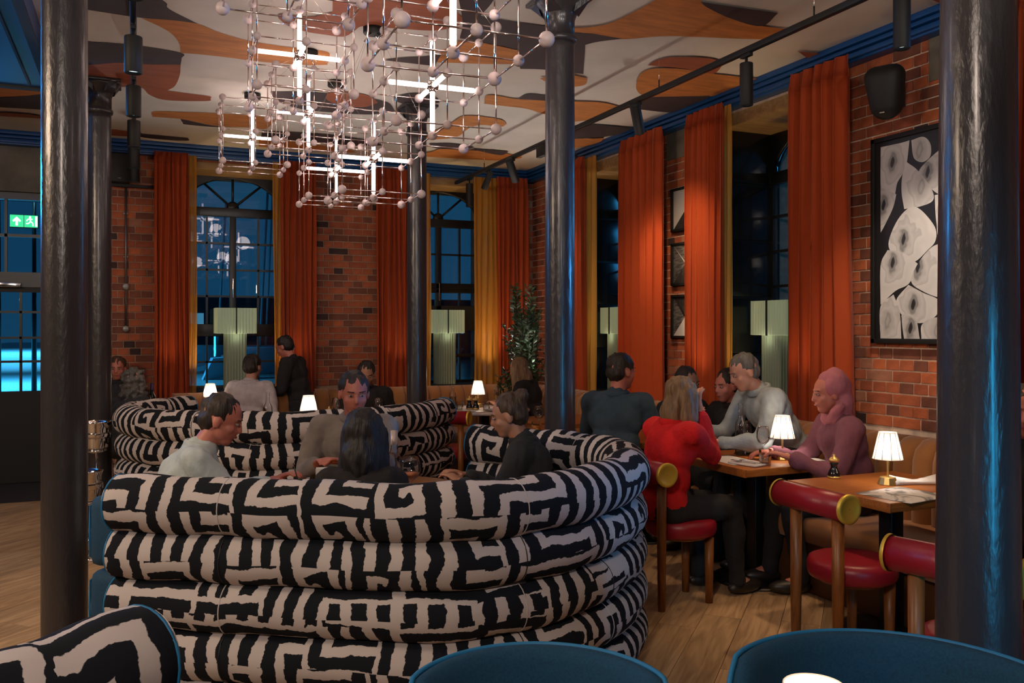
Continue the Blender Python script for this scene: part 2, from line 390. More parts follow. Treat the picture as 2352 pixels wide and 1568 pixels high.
# planks laid on the diagonal: each one a piece of its own
ang = R(45.5); pd = Vector((sin(ang), cos(ang))); pn = Vector((cos(ang), -sin(ang)))
PW, PL = .20, 1.22
rows = []
for i in range(-60, 61):
    off = random.random()*PL
    for j in range(-14, 14):
        c = pd*(j*PL+off)+pn*(i*PW)+Vector((1.5, 5))
        if not (XL+.1 < c.x < XR-.05 and 0.2 < c.y < YB): continue
        xc, d = CT*c.x-ST*c.y, ST*c.x+CT*c.y
        if d < 1.6: continue
        px = CXP+F*xc/d; vis = (-250 < px < 330) or (1350 < px < 2700)
        rows.append((0 if vis else 1, d, c))
rows.sort(key=lambda t: (t[0], t[1]))
rest = MB()
for n_, (v_, d_, c) in enumerate(rows):
    g = .0012
    q = [c+pd*(a*(PL/2-g))+pn*(b*(PW/2-g)) for a, b in ((-1, -1), (1, -1), (1, 1), (-1, 1))]
    q = clip([(p.x, p.y) for p in q], XL, YF, XR, YB)
    if len(q) < 3: continue
    if n_ < 296:
        o = MB(); loc = (c.x, c.y, 0); rr = Matrix.Rotation(-(pi/2-ang), 2)
        pts = []
        for p in q:
            dx, dy = p[0]-c.x, p[1]-c.y; pts.append((dx*pd.x+dy*pd.y, -(dx*pn.x+dy*pn.y)))
        a2 = sum(pts[i-1][0]*pts[i][1]-pts[i][0]*pts[i-1][1] for i in range(len(pts)))
        if a2 < 0: pts.reverse()
        o.prism(pts, -.006, 0)
        o.build('plank', m_floor, fl, loc=loc, rot=(0, 0, pi/2-ang))
    else:
        a2 = sum(q[i-1][0]*q[i][1]-q[i][0]*q[i-1][1] for i in range(len(q)))
        if a2 < 0: q.reverse()
        rest.prism(q, -.006, 0)
rest.build('planking', m_floor, fl, kind='stuff')

cl = MB().b2((XL, YF, ZC), (XR+.5, YB+.5, ZC+.2)).build('ceiling', m_cream, kind='structure')
def smooth_outline(p):
    """spline through the points, pointed where the outline turns sharply"""
    n = len(p); P = [Vector(q) for q in p]; out = []
    def ang(i):
        u, v = P[i]-P[i-1], P[(i+1) % n]-P[i]
        return math.degrees(u.angle(v)) if u.length and v.length else 0
    sharp = [ang(i) > 75 for i in range(n)]
    for i in range(n):
        a, b_, c_, d_ = P[i-1], P[i], P[(i+1) % n], P[(i+2) % n]
        if sharp[i]: a = 2*b_-c_
        if sharp[(i+1) % n]: d_ = 2*c_-b_
        for k in range(6):
            t = k/6; q = .5*((2*b_)+(c_-a)*t+(2*a-5*b_+4*c_-d_)*t*t+(3*b_-a-3*c_+d_)*t**3); out.append((q.x, q.y))
    return out
def chaikin(p, n=2):
    for _ in range(n):
        q = []
        for i in range(len(p)):
            a, b = p[i], p[(i+1) % len(p)]
            q += [(a[0]*.75+b[0]*.25, a[1]*.75+b[1]*.25), (a[0]*.25+b[0]*.75, a[1]*.25+b[1]*.75)]
        p = q
    return p
mural = [
 ('p', [(150,-60),(250,-60),(373,0),(388,20),(455,55),(390,46),(325,41),(197,22),(120,10)]),
 ('o', [(325,42),(390,46),(455,55),(500,73),(565,92),(640,105),(700,112),(752,119),(756,134),(752,149),(695,149),(600,142),(523,132),(450,124),(415,122),(412,100),(395,78),(365,60)]),
 ('p', [(120,80),(197,94),(306,103),(415,121),(417,134),(415,148),(350,147),(268,143),(197,149),(110,140)]),
 ('r', [(110,150),(197,150),(268,144),(350,148),(415,148),(413,172),(402,197),(384,208),(420,213),(480,221),(484,226),(475,232),(383,230),(344,218),(323,201),(268,199),(197,190),(110,180)]),
 ('o', [(354,256),(420,257),(497,260),(600,268),(632,277),(610,296),(574,293),(497,289),(421,274),(350,268)]),
 ('p', [(414,273),(497,290),(575,293),(500,292),(428,286),(420,282)]),
 ('r', [(200,290),(256,297),(325,305),(322,313),(256,311),(200,306)]),
 ('p', [(325,307),(432,317),(426,323),(330,316)]),
 ('p', [(602,300),(671,303),(760,309),(850,322),(880,334),(800,334),(700,326),(640,318),(600,314)]),
 ('o', [(594,315),(641,317),(694,327),(760,337),(800,343),(820,350),(760,350),(680,341),(594,337)]),
 ('p', [(621,211),(700,211),(760,216),(880,232),(908,255),(850,263),(760,258),(690,250),(636,232)]),
 ('r', [(752,213),(800,211),(850,221),(868,236),(835,246),(780,241),(750,228)]),
 ('r', [(764,-40),(764,28),(709,39),(645,33),(640,42),(660,58),(700,72),(742,79),(789,84),(814,71),(835,60),(905,65),(1000,70),(1052,58),(1062,42),(1048,22),(1036,-40)]),
 ('p', [(1040,-60),(1160,-60),(1134,0),(1102,38),(1180,50),(1290,66),(1340,80),(1340,170),(1251,160),(1195,158),(1190,130),(1180,112),(1100,95),(1056,88),(1062,44)]),
 ('o', [(1048,95),(1100,97),(1178,113),(1190,120),(1192,147),(1120,147),(1004,143),(1008,124),(1030,108)]),
 ('p', [(880,138),(925,133),(967,131),(1013,126),(1003,143),(1000,152),(940,145)]),
 ('p', [(905,222),(950,214),(1000,222),(1010,236),(960,243),(912,234)]),
 ('o', [(1122,218),(1187,227),(1251,231),(1330,236),(1330,275),(1251,262),(1210,250),(1153,243),(1112,238)]),
 ('p', [(1190,227),(1213,216),(1251,219),(1320,228),(1320,234),(1251,231)]),
 ('o', [(1000,300),(1038,281),(1061,267),(1090,266),(1118,269),(1153,275),(1163,285),(1150,291),(1107,287),(1078,294),(1050,314),(1000,320),(960,318)]),
 ('p', [(985,330),(1040,330),(1090,338),(1060,344),(1000,340)]),
 ('o', [(940,352),(988,349),(1015,342),(1095,346),(1141,349),(1200,360),(1190,364),(1139,368),(986,360)]),
 ('p', [(1076,341),(1160,347),(1166,350),(1146,356)]),
 ('o', [(1290,62),(1327,64),(1389,57),(1443,34),(1497,5),(1540,-22),(1585,-22),(1609,0),(1622,14),(1680,42),(1747,59),(1830,69),(1770,88),(1702,89),(1613,85),(1524,83),(1425,90),(1367,78),(1290,72)]),
 ('p', [(1609,4),(1700,18),(1787,30),(1749,60),(1680,43),(1626,18)]),
 ('p', [(1300,72),(1367,79),(1430,89),(1367,97),(1322,111),(1295,122)]),
 ('r', [(1488,150),(1505,140),(1535,132),(1568,131),(1622,133),(1664,143),(1636,170),(1568,157)]),
 ('o', [(1470,172),(1500,158),(1564,158),(1635,169),(1745,181),(1700,212),(1649,219),(1568,227),(1488,222),(1462,205)]),
 ('p', [(1460,228),(1488,223),(1631,220),(1606,241),(1548,258),(1434,247)]),
 ('o', [(1270,228),(1322,233),(1380,235),(1428,246),(1392,270),(1322,279),(1270,285)]),
 ('p', [(1290,292),(1322,290),(1358,286),(1462,295),(1403,312),(1322,319),(1290,324)]),
 ('o', [(1300,321),(1389,317),(1370,330),(1322,339),(1290,344)]),
 ('r', [(1832,118),(1900,124),(1865,137)]),
 ('r', [(1850,-60),(2100,-70),(2180,-30),(2060,-8),(1960,-12)]),
 ('r', [(2140,0),(2200,-20),(2260,-10),(2175,8)]),
 ('o', [(-60,200),(40,202),(120,205),(110,214),(40,221),(-60,224)]),
 ('p', [(-60,226),(40,222),(120,214),(150,225),(140,255),(98,252),(-60,243)]),
 ('r', [(-60,256),(60,262),(130,275),(60,270),(-60,264)]),
 ('o', [(1240,180),(1300,172),(1350,180),(1340,196),(1280,200)]),
]
MC = {'p': m_plum, 'o': m_orange, 'r': m_rust}
for k, (c, poly) in enumerate(mural):
    poly = smooth_outline([(max(-80, x), y) for x, y in poly])
    z = ZC-.0015-.0004*k
    vs = [on_plane(x, y, z) for x, y in poly]
    vs = clip([(v.x, v.y) for v in vs], XL, YF, XR, YB)
    if len(vs) > 2: 
        a2 = sum(vs[i-1][0]*vs[i][1]-vs[i][0]*vs[i-1][1] for i in range(len(vs)))
        if a2 > 0: vs.reverse()
        MB().add([(x, y, z) for x, y in vs], [list(range(len(vs)))]).build('mural_shape', MC[c], cl)
# more of the mural behind the camera's back and to the left
for k, (x, y, a, b, c) in enumerate([(-2.4, 3.5, 1.0, .5, 'r'), (-3, 6, .8, .4, 'o'), (0, 1.2, 1.2, .4, 'o'), (2.2, .6, .9, .5, 'p'), (-1.5, .2, .8, .5, 'p')]):
    MB().add([(x+a*cos(t)*(1+.2*sin(3*t)), y+b*sin(t), ZC-.02) for t in [-2*pi*i/40 for i in range(40)]], [list(range(40))]).build('mural_shape', MC[c], cl)
# dropped box of blue ceiling at the left
MB().b2((XL, 1.0, 3.30), (-.56, 7.2, 3.5)).build('trim_1', m_blue, kind='structure')
bt = MB(); bt.b2((-.60, 1, 3.285), (-.545, 7.22, 3.30)); bt.b2((XL, 7.16, 3.285), (-.545, 7.22, 3.30)); bt.b2((-.70, 1, 3.29), (-.685, 7.1, 3.30))
bt.build('edge_bead', m_matte, bpy.data.objects['trim_1'])

# crown round the room: three stepped blue fascias and a soffit with two slots
def crown(name, along_x):
    mb = MB()
    segs = [(.17, 3.462, 3.50), (.15, 3.428, 3.456), (.13, 3.385, 3.420), (.10, 3.37, 3.50)]
    for dpt, z0, z1 in segs:
        if along_x: mb.b2((XL, YB-dpt, z0), (XR, YB, z1), bev=.004)
        else: mb.b2((XR-dpt, YF, z0), (XR, YB, z1), bev=.004)
    return mb.build(name, m_blue, kind='structure')
crown('trim_2', True); crown('trim_3', False)

# ---- walls with window openings; each brick of the piers in view is a part
TW = .75
def wall(name, axis, piers, openings, m, z_sill=.85, z_head=3.27):
    mb = MB()
    def add(a0, a1, z0, z1):
        if axis == 'x': mb.b2((a0, YB, z0), (a1, YB+TW, z1))
        else: mb.b2((XR, a0, z0), (XR+TW, a1, z1))
    for a0, a1 in piers: add(a0, a1, 0, ZC)
    for a0, a1, zs, zh in openings:
        if zs > 0: add(a0, a1, 0, zs)
        add(a0, a1, zh, ZC)
    return mb.build(name, m, kind='structure')
OPB = [(-1.95, -.75, 0, 2.92), (.45, 1.59, .85, 3.30), (2.92, 4.04, .85, 3.30)]
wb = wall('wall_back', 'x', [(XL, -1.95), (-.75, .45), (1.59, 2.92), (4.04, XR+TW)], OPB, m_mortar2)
OPR = [(1.75, 3.40, .85, 3.27), (4.88, 6.08, .85, 3.27), (7.38, 8.60, .85, 3.27)]
wr = wall('wall_right', 'y', [(YF, 1.75), (3.40, 4.88), (6.08, 7.38), (8.60, YB)], OPR, m_mortar)
MB().b2((XL-.3, YF, 0), (XL, YB+.5, ZC)).build('wall_left', mat('dark_wall', (.03, .035, .04), .8), kind='structure')
MB().b2((XL, YF-.3, 0), (XR+.5, YF, ZC)).build('wall_front', mat('dark_wall', (.03, .035, .04), .8), kind='structure')
def brickwork(parent, axis, areas):
    rest = MB(); cnt = 0; spec = []
    for a0, a1, z0, z1, pri in areas:
        k = 0; z = round(z0/.075)*.075
        while z < z1-.03:
            row = int(round(z/.075)); stret = row % 2 == 0
            if pri == 2: stret = row % 2 == 0
            step = .225 if stret else .1125
            a = math.floor(a0/.225)*.225+(0 if stret else .05625)-.225
            while a < a1:
                if stret and random.random() < .12:
                    L = [(a, a+.1125), (a+.1125, a+.225)]
                else: L = [(a, a+step)]
                for b0, b1 in L:
                    c0, c1 = max(b0+.005, a0), min(b1-.005, a1)
                    if c1-c0 > .02: spec.append((pri, random.random(), c0, c1, z+.005, z+.070))
                a += step
            z += .075
    spec.sort(key=lambda t: (t[0], -t[4]))
    meshes = {}
    for n_, (pri, r, c0, c1, z0, z1) in enumerate(spec):
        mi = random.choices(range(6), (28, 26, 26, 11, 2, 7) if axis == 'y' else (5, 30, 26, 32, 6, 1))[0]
        pr = .004+.004*random.random(); Lc = c1-c0
        key = (round(Lc, 2), mi, int(r*3))
        cen = (c0+c1)/2; zc = (z0+z1)/2
        if n_ < 300 and pri < 9:
            if key not in meshes:
                b = MB()
                if axis == 'x': b.box((0, -.001, 0), (round(Lc, 3), .028, z1-z0), bev=.004)
                else: b.box((-.001, 0, 0), (.028, round(Lc, 3), z1-z0), bev=.004)
                # uneven arris
                for v in b.v:
                    q = mnoise.noise(Vector((v.x*30+r*90, v.y*30, v.z*30)))*.003
                    if axis == 'x': v.x += q; v.z += q*.6
                    else: v.y += q; v.z += q*.6
                me = bpy.data.meshes.new('brick'); me.from_pydata([tuple(v) for v in b.v], [], b.f); me.materials.append(BR[mi]); meshes[key] = me
            loc = (cen, YB-pr+.012, zc) if axis == 'x' else (XR-pr+.012, cen, zc)
            link('brick', meshes[key], parent, loc=loc, rot=(0, 0, 0))
        else:
            if axis == 'x': rest.box((cen, YB-pr+.009, zc), (Lc, .02, z1-z0), mi)
            else: rest.box((XR-pr+.009, cen, zc), (.02, Lc, z1-z0), mi)
    if rest.v: rest.build('brickwork', BR, parent, kind='stuff')
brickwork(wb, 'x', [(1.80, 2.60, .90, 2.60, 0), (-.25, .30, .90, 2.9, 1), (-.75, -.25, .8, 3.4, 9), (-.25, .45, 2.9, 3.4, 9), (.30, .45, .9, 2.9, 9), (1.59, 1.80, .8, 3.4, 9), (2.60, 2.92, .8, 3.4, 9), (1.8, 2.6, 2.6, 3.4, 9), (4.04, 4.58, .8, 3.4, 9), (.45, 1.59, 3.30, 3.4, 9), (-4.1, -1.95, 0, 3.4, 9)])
brickwork(wr, 'y', [(3.62, 4.86, .90, 3.36, 0), (6.55, 7.10, 1.2, 3.0, 1), (3.40, 3.62, .8, 3.36, 9), (6.08, 6.55, .8, 3.36, 9), (7.10, 7.38, .8, 3.36, 9), (6.55, 7.10, .8, 1.2, 9), (6.55, 7.1, 3.0, 3.36, 9), (8.60, 9.94, .8, 3.36, 9), (0, 1.75, .8, 3.36, 9), (4.84, 4.88, .8, 3.36, 9)])
# concrete pads set in the brickwork under the crown
for a, b_, z0 in ((3.62, 3.98, 3.10), (6.50, 6.92, 3.12), (8.8, 9.2, 3.1)):
    MB().b2((XR-.016, a, z0), (XR+.02, b_, 3.37), bev=.004).build('concrete_pad', m_conc, wr)
MB().b2((-1.98, YB-.014, 2.92), (-.22, YB+.02, 3.37), bev=.004).build('concrete_lintel', m_conc, wb)
# lintels over the windows
for a0, a1, zs, zh in OPB[1:]:
    MB().b2((a0-.1, YB-.035, 3.27), (a1+.1, YB+TW-.02, 3.345), bev=.004).build('timber_lintel', m_lintel, wb)
for a0, a1, zs, zh in OPR:
    MB().b2((XR-.03, a0-.12, 3.235), (XR+TW-.02, a1+.12, 3.34), bev=.004).build('timber_lintel', m_lintel, wr)
    MB().b2((XR-.05, a0-.05, .85), (XR+TW-.1, a1+.05, .88), bev=.004).build('window_ledge', m_matte, wr)
for a0, a1, zs, zh in OPB[1:]:
    MB().b2((a0-.05, YB-.05, .85), (a1+.05, YB+TW-.1, .88), bev=.004).build('window_ledge', m_matte, wb)

# ---- arched windows: local x across, y outward, z up, origin at the middle of the opening foot
def arched_window(name, loc, rz, w=1.14, door=False, z0=.85, zs=2.92, zt=3.30, D=.42):
    r0 = thing(name, None, None, loc, rz, kind='structure')
    hw = w/2
    # dark boarded reveals
    for sgn in (-1, 1):
        for k in range(5):
            z_a = z0+k*(zt-z0)/5
            MB().box((sgn*(hw-.012), D/2, z_a+(zt-z0)/10), (.02, D-.03, (zt-z0)/5-.022), bev=.006).build('reveal_panel', mat('black_gloss_panel', (.012, .014, .016), .16), r0)
        MB().b2((sgn*(hw-.004)-.004, 0, z0), (sgn*(hw-.004)+.004, D, zt)).build('reveal_lining', m_frame, r0)
    # spandrels round the arch
    rad = hw-.05; rise = min(rad*.86, zt-zs-.03)
    n = 20; mb = MB()
    arc = [(rad*cos(pi*i/n), zs+rise*sin(pi*i/n)) for i in range(n+1)]
    for i in range(n):
        (xa, za), (xb, zb) = arc[i], arc[i+1]
        vs = [(xa, D-.02, za), (xb, D-.02, zb), (xb, D-.02, zt+.1), (xa, D-.02, zt+.1)]
        mb.add(vs+[(x, D+.05, z) for x, y, z in vs], [(0, 1, 2, 3), (7, 6, 5, 4), (0, 4, 5, 1), (2, 6, 7, 3)])
    for s_ in (-1, 1): mb.b2((min(s_*rad, s_*hw), D-.02, z0), (max(s_*rad, s_*hw), D+.05, zt+.1))
    mb.build('frame', m_frame, r0)
    mb = MB(); mb.sweep([(x, D, z) for x, z in arc], .022, 8); mb.build('arch_bead', m_frame, r0)
    for a in (52, 90, 128):
        e = (rad*cos(R(a)), D, zs+rise*sin(R(a)))
        MB().bar((0, D, zs), e, .014, 8).build('fan_bar', m_frame, r0)
    MB().lathe([(.05, -.02), (.07, 0), (.05, .02)], 16, (0, D, zs+.01), rot=Matrix.Rotation(pi/2, 3, 'X')).build('fan_hub', m_frame, r0)
    MB().add([(x, D+.02, z) for x, z in arc], [list(range(n+1))]).build('pane', m_pane, r0)
    MB().b2((-rad, D-.035, zs-.10), (rad, D+.04, zs-.0), bev=.005).build('transom', m_frame, r0)
    MB().b2((-.035, D-.03, z0), (.035, D+.04, zs-.1), bev=.005).build('mullion', m_frame, r0)
    if door:
        rows = [(2.13, 2.47), (2.49, 2.81)]; rails = [(2.05, 2.12)]
        low = [(.95, 1.2), (1.23, 1.52), (1.85, 2.0)]; MB().b2((-rad, D-.03, 1.53), (rad, D+.03, 1.84), bev=.006).build('door_panel', mat('dark_grey_paint', (.03, .034, .036), .35), r0)
        for z in (1.215,): rails.append((z-.02, z+.02))
        rails.append((2.0, 2.05)); rows = rows+low
    else:
        rows = [(1.62, 1.905), (1.93, 2.205), (2.23, 2.505), (2.53, 2.81), (.90, 1.165), (1.19, 1.455)]
        rails = [(1.465, 1.605)]
    rails.append((z0, z0+.06))
    for z_a, z_b in rails: MB().b2((-rad, D-.03, z_a), (rad, D+.035, z_b), bev=.005).build('rail', m_frame, r0)
    for s_ in (-1, 1):
        MB().b2((s_*(rad/2+.02)-.011, D-.02, z0), (s_*(rad/2+.02)+.011, D+.02, zs-.1)).build('glazing_bar', m_frame, r0)
    zz = sorted(rows)
    for k in range(len(zz)):
        for s_ in (-1, 1):
            if k+1 < len(zz) and zz[k+1][0]-zz[k][1] < .06:
                zm = (zz[k][1]+zz[k+1][0])/2
                MB().b2((min(s_*.035, s_*rad), D-.02, zm-.011), (max(s_*.035, s_*rad), D+.02, zm+.011)).build('glazing_bar', m_frame, r0)
            for x0, x1 in ((.035, rad/2+.01), (rad/2+.03, rad)):
                MB().b2((min(s_*x0, s_*x1), D+.002, zz[k][0]-.01), (max(s_*x0, s_*x1), D+.006, zz[k][1]+.01)).build('pane', m_pane, r0)
    MB().b2((-.008, D-.06, 1.9), (.008, D-.03, 2.12), bev=.003).build('window_handle', m_steel, r0)
    return r0
arched_window('window_1', (1.02, YB, 0), 0)
arched_window('window_2', (3.48, YB, 0), 0, door=True)
for k, (a0, a1, zs, zh) in enumerate(OPR):
    arched_window('window_%d' % (k+3), (XR, (a0+a1)/2, 0), -pi/2, w=a1-a0-.01, zs=2.90, zt=3.27, D=.50)

# ---- glazed street door, left end of the back wall
d1 = thing('door_1', None, None, (-1.35, YB, 0), 0, kind='structure')
D = .10
fr = MB()
for x in (-.58, .58): fr.box((x, D, 1.46), (.07, .10, 2.92))
for z in (2.89, 2.045): fr.box((0, D, z), (1.2, .10, .08 if z > 2.5 else .15))
fr.build('frame', m_frame, d1)
for x in (-.50, -.17, .16, .49): MB().box((x, D, 2.49), (.025, .05, .78)).build('glazing_bar', m_frame, d1)
MB().box((0, D, 2.49), (1.1, .05, .03)).build('glazing_bar', m_frame, d1)
for lx in (-.29, .29):
    lf = MB(); 
    for x in (-.26, .26): lf.box((lx+x, D, 1.0), (.05, .06, 1.96))
    lf.b2((lx-.26, D-.03, 0), (lx+.26, D+.03, .92)); lf.box((lx, D, 1.95), (.52, .06, .06))
    lf.build('door_leaf', m_matte, d1)
    MB().box((lx, D, 1.44), (.022, .05, 1.04)).build('glazing_bar', m_frame, d1)
    for z in (1.22, 1.46, 1.72): MB().box((lx, D, z), (.5, .05, .022)).build('glazing_bar', m_frame, d1)
for x0, x1, z0, z1 in [(-.55, .55, .92, 1.95), (-.55, .55, 2.1, 2.88)]:
    k = 5 if z1-z0 > 1 else 4
    for i in range(4):
        a = x0+(x1-x0)*i/4
        MB().b2((a, D+.002, z0), (a+(x1-x0)/4, D+.005, z1)).build('pane', m_pane, d1)
MB().box((.18, D-.07, 1.99), (.24, .05, .05), bev=.006).build('door_closer', m_steel, d1)
MB().bar((.1, D-.10, 2.0), (-.25, D-.12, 2.03), .008).build('closer_arm', m_steel, d1)
MB().b2((XL, 8.9, 0), (-.5, YB, .004)).build('door_mat', mat('charcoal_mat', (.02, .021, .022), .95, bump=.4, bscale=150), label='charcoal entrance matting in front of the glazed street door', cat='door mat')

# ---- outside, seen through the glass
MB().b2((-14, YB+TW+.01, -.25), (18, 120, -.1)).build('quayside_ground', mat('wet_paving', (.10, .14, .15), .25, bump=.3, bscale=3), kind='structure')
MB().b2((XR+TW+.01, -6, -.25), (18, YB+TW, -.1)).build('side_street_ground', mat('wet_paving', (.10, .14, .15), .25), kind='structure')
CY = emis('cyan_lamp', (.25, .85, 1), 30)
for k, (x, y, z) in enumerate([(-3.0, 24, 5.1), (-2.25, 24, 5.1), (-4.6, 30, 3.1), (1.6, 34, 2.6)]):
    t = thing('street_lamp', ['left head of the twin street lamps seen through the door transom', 'right head of the twin street lamps seen through the door transom', 'low bright street lamp seen through the door leaf', 'small quay lamp seen through the left arched window'][k], 'lamp', (x, y, -.1))
    MB().lathe([(.06, 0), (.04, z)], 8).build('post', m_black, t); MB().sph((0, -.05, z+.05), (.16, .1, .07), 12, 8).build('lamp_head', CY, t)
for k, (x, y, h) in enumerate([(3.6, 30, 7), (4.2, 33, 8), (2.6, 34, 6.5), (9.5, 32, 7)]):
    t = thing('yacht', ['white moored yacht outside the left arched window', 'tall masted yacht moored behind the white one', 'small yacht moored furthest left on the quay', 'yacht moored outside the right arched window'][k], 'boat', (x, y, -.3))
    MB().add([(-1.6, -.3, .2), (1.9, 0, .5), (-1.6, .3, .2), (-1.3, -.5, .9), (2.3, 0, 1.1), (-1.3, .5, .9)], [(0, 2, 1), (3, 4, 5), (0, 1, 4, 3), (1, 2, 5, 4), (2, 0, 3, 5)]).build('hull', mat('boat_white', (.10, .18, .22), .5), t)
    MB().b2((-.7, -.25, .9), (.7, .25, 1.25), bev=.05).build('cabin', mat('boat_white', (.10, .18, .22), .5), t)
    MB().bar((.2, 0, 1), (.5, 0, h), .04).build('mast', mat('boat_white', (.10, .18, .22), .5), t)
tt = thing('quay_building', 'dark low quay building across the water outside', 'building', (13, 44, -.1))
MB().b2((-14, 0, 0), (14, 4, 3.2)).build('wall', mat('night_brick', (.015, .03, .045), .9), tt)
for i in range(12): MB().b2((-13+i*2.2, -.05, 1.4), (-12.2+i*2.2, 0, 2.4)).build('window', emis('dim_blue_window', (.1, .4, .6), .5) if i % 3 else emis('dim_warm_window', (1, .5, .2), .8), tt)

# ---- exit sign
t = thing('exit_sign', 'lit green emergency exit sign with arrow and running figure over the street door', 'sign', (-1.015, YB-.08, 2.62))
MB().box((0, .02, 0), (.25, .03, .13), bev=.004).build('housing', m_matte, t)
MB().box((-.062, 0, 0), (.118, .012, .118)).build('green_panel', emis('exit_green', (.02, .45, .18), 1.6), t)
WH = emis('exit_white', (.85, 1, .95), 2.4)
MB().box((.062, 0, 0), (.118, .012, .118)).build('green_panel', emis('exit_green', (.02, .45, .18), 1.6), t)
def flat(poly, y=-.008): return [(x, y, z) for x, z in poly]
MB().add(flat([(-.062, .042), (-.1, .002), (-.088, -.010), (-.072, .006), (-.072, -.045), (-.052, -.045), (-.052, .006), (-.036, -.010), (-.024, .002)]), [list(range(9))]).build('arrow', WH, t)
rm = MB()
rm.add(flat([(.10, -.05), (.10, .05), (.118, .05), (.118, -.05)]), [(0, 1, 2, 3)])
rm.add(flat([(.055+.010*cos(a), .040+.010*sin(a)) for a in [i*pi/6 for i in range(12)]]), [list(range(12))])
for a, b in (((.050, .028), (.060, .000)), ((.052, .026), (.030, .014)), ((.052, .026), (.076, .018)), ((.030, .014), (.026, .0)), ((.058, .0), (.078, -.018)), ((.058, .0), (.042, -.022)), ((.042, -.022), (.020, -.024)), ((.078, -.018), (.080, -.046))):
    dx, dz = b[0]-a[0], b[1]-a[1]; L_ = math.hypot(dx, dz); nx, nz_ = -dz/L_*.005, dx/L_*.005
    rm.add(flat([(a[0]+nx, a[1]+nz_), (b[0]+nx, b[1]+nz_), (b[0]-nx, b[1]-nz_), (a[0]-nx, a[1]-nz_)], -.009), [(0, 1, 2, 3)])
rm.build('running_figure', WH, t)

# ---- iron columns
def column(label, x, y, r0, r1):
    t = thing('iron_column', label, 'column', (x, y, 0), group=None)
    MB().lathe([(r0*1.02, 0), (r0, .05), (r0, .5), (r1, 3.2), (r1*.99, 3.25)], 40).build('shaft', m_col, t)
    MB().lathe([(r1*1.0, 3.24), (r1*1.13, 3.245), (r1*1.16, 3.26), (r1*1.13, 3.275), (r1, 3.28)], 40, cap=False).build('necking_ring', m_col, t)
    q = MB().lathe([(r1*1.02, 3.27), (r1*1.02, 3.37), (r1*1.12, 3.395), (r1*1.3, 3.43), (r1*1.62, 3.46), (r1*1.75, 3.475)], 40)
    q.build('capital', m_col, t)
    ab = MB()
    for a in range(4):
        an = a*pi/2+pi/4
        ab.add([(r1*1.3*cos(an-.45), r1*1.3*sin(an-.45), 3.40), (r1*2.1*cos(an), r1*2.1*sin(an), 3.465), (r1*1.3*cos(an+.45), r1*1.3*sin(an+.45), 3.40), (r1*1.6*cos(an-.4), r1*1.6*sin(an-.4), 3.48), (r1*2.3*cos(an), r1*2.3*sin(an), 3.48), (r1*1.6*cos(an+.4), r1*1.6*sin(an+.4), 3.48)], [(0, 1, 4, 3), (1, 2, 5, 4), (0, 2, 1), (3, 4, 5)])
    ab.box((0, 0, 3.488), (r1*3.6, r1*3.6, .022), bev=.004)
    ab.build('abacus', m_col, t)
column('thick dark iron column in the right foreground beside the blue tub chair', 2.235, 1.775, .114, .094)
column('dark iron column in the middle rising from behind the front curved booth', W(.0550*5.16, 5.16, 0).x, W(.0550*5.16, 5.16, 0).y, .0915, .086)
column('slim grey iron column behind the hanging lights, near the back wall', 2.27, 7.35, .089, .084)
column('thick dark iron column at the left edge of the picture', -.30, 4.52, .0985, .0975)
column('dark iron column just behind the left foreground column, capital in view', W(-.474*6.86, 6.86, 0).x, W(-.474*6.86, 6.86, 0).y, .090, .087)
# ------------------------------------------------------------ curtains
def curtain(label, p, q, z0, z1, folds, amp, m, name='curtain', header=True, flare=.0, group=None, seed=0):
    rnd = random.Random(seed); p, q = Vector((p[0], p[1])), Vector((q[0], q[1])); d = q-p; L = d.length; u = d/L; nn = Vector((u.y, -u.x))
    t = thing(name, label, 'curtain', ((p.x+q.x)/2, (p.y+q.y)/2, z0), 0, group)
    o = Vector(((p.x+q.x)/2, (p.y+q.y)/2, z0)); NS = folds*12; NZ = 26; vs = []; fs = []
    ph = [rnd.uniform(-.5, .5) for _ in range(folds+2)]; am = [rnd.uniform(.65, 1.2) for _ in range(folds+2)]
    for k in range(NZ+1):
        h = k/NZ; z = z0+(z1-z0)*h
        sp = 1+flare*(1-h)**1.3
        for i in range(NS+1):
            s = i/NS; ff = s*folds; fi = int(ff); a = am[fi]*(1-(ff-fi))+am[fi+1]*(ff-fi); pp = ph[fi]*(1-(ff-fi))+ph[fi+1]*(ff-fi)
            w_ = amp*a*sin(2*pi*ff+pp+.5*sin(h*3+fi))*(.45 if h > .965 else 1)*(1+.35*(1-h))
            x = (s-.5)*L*sp+amp*.35*sin(4*pi*ff+pp)+.012*sin(h*5+fi*1.7)
            c = Vector((u.x*x+nn.x*w_, u.y*x+nn.y*w_, z-z0)); vs.append(c)
    for k in range(NZ):
        for i in range(NS): fs.append((k*(NS+1)+i, k*(NS+1)+i+1, (k+1)*(NS+1)+i+1, (k+1)*(NS+1)+i))
    cut = NZ-1
    a = MB().add(vs[:(cut+1)*(NS+1)], fs[:cut*NS], 0, True); a.build('drape', m, t)
    b = MB().add(vs[cut*(NS+1):], [tuple(i-cut*(NS+1) for i in f) for f in fs[cut*NS:]], 0, True); b.build('heading_band', m_header if m is m_velvet else m, t)
    return t
XC = 4.36; YC = 9.70
def rc(label, pxa, pxb, folds, m, X=XC, amp=.042, seed=1, z1=3.385, **k): return curtain(label, (X, YR(pxa, X)), (X, YR(pxb, X)), .004, z1, folds, amp, m, seed=seed, **k)
def bc(label, pxa, pxb, folds, m, Y=YC, amp=.042, seed=1, z1=3.385, **k): return curtain(label, (XB(pxa, Y), Y), (XB(pxb, Y), Y), .004, z1, folds, amp, m, seed=seed, **k)
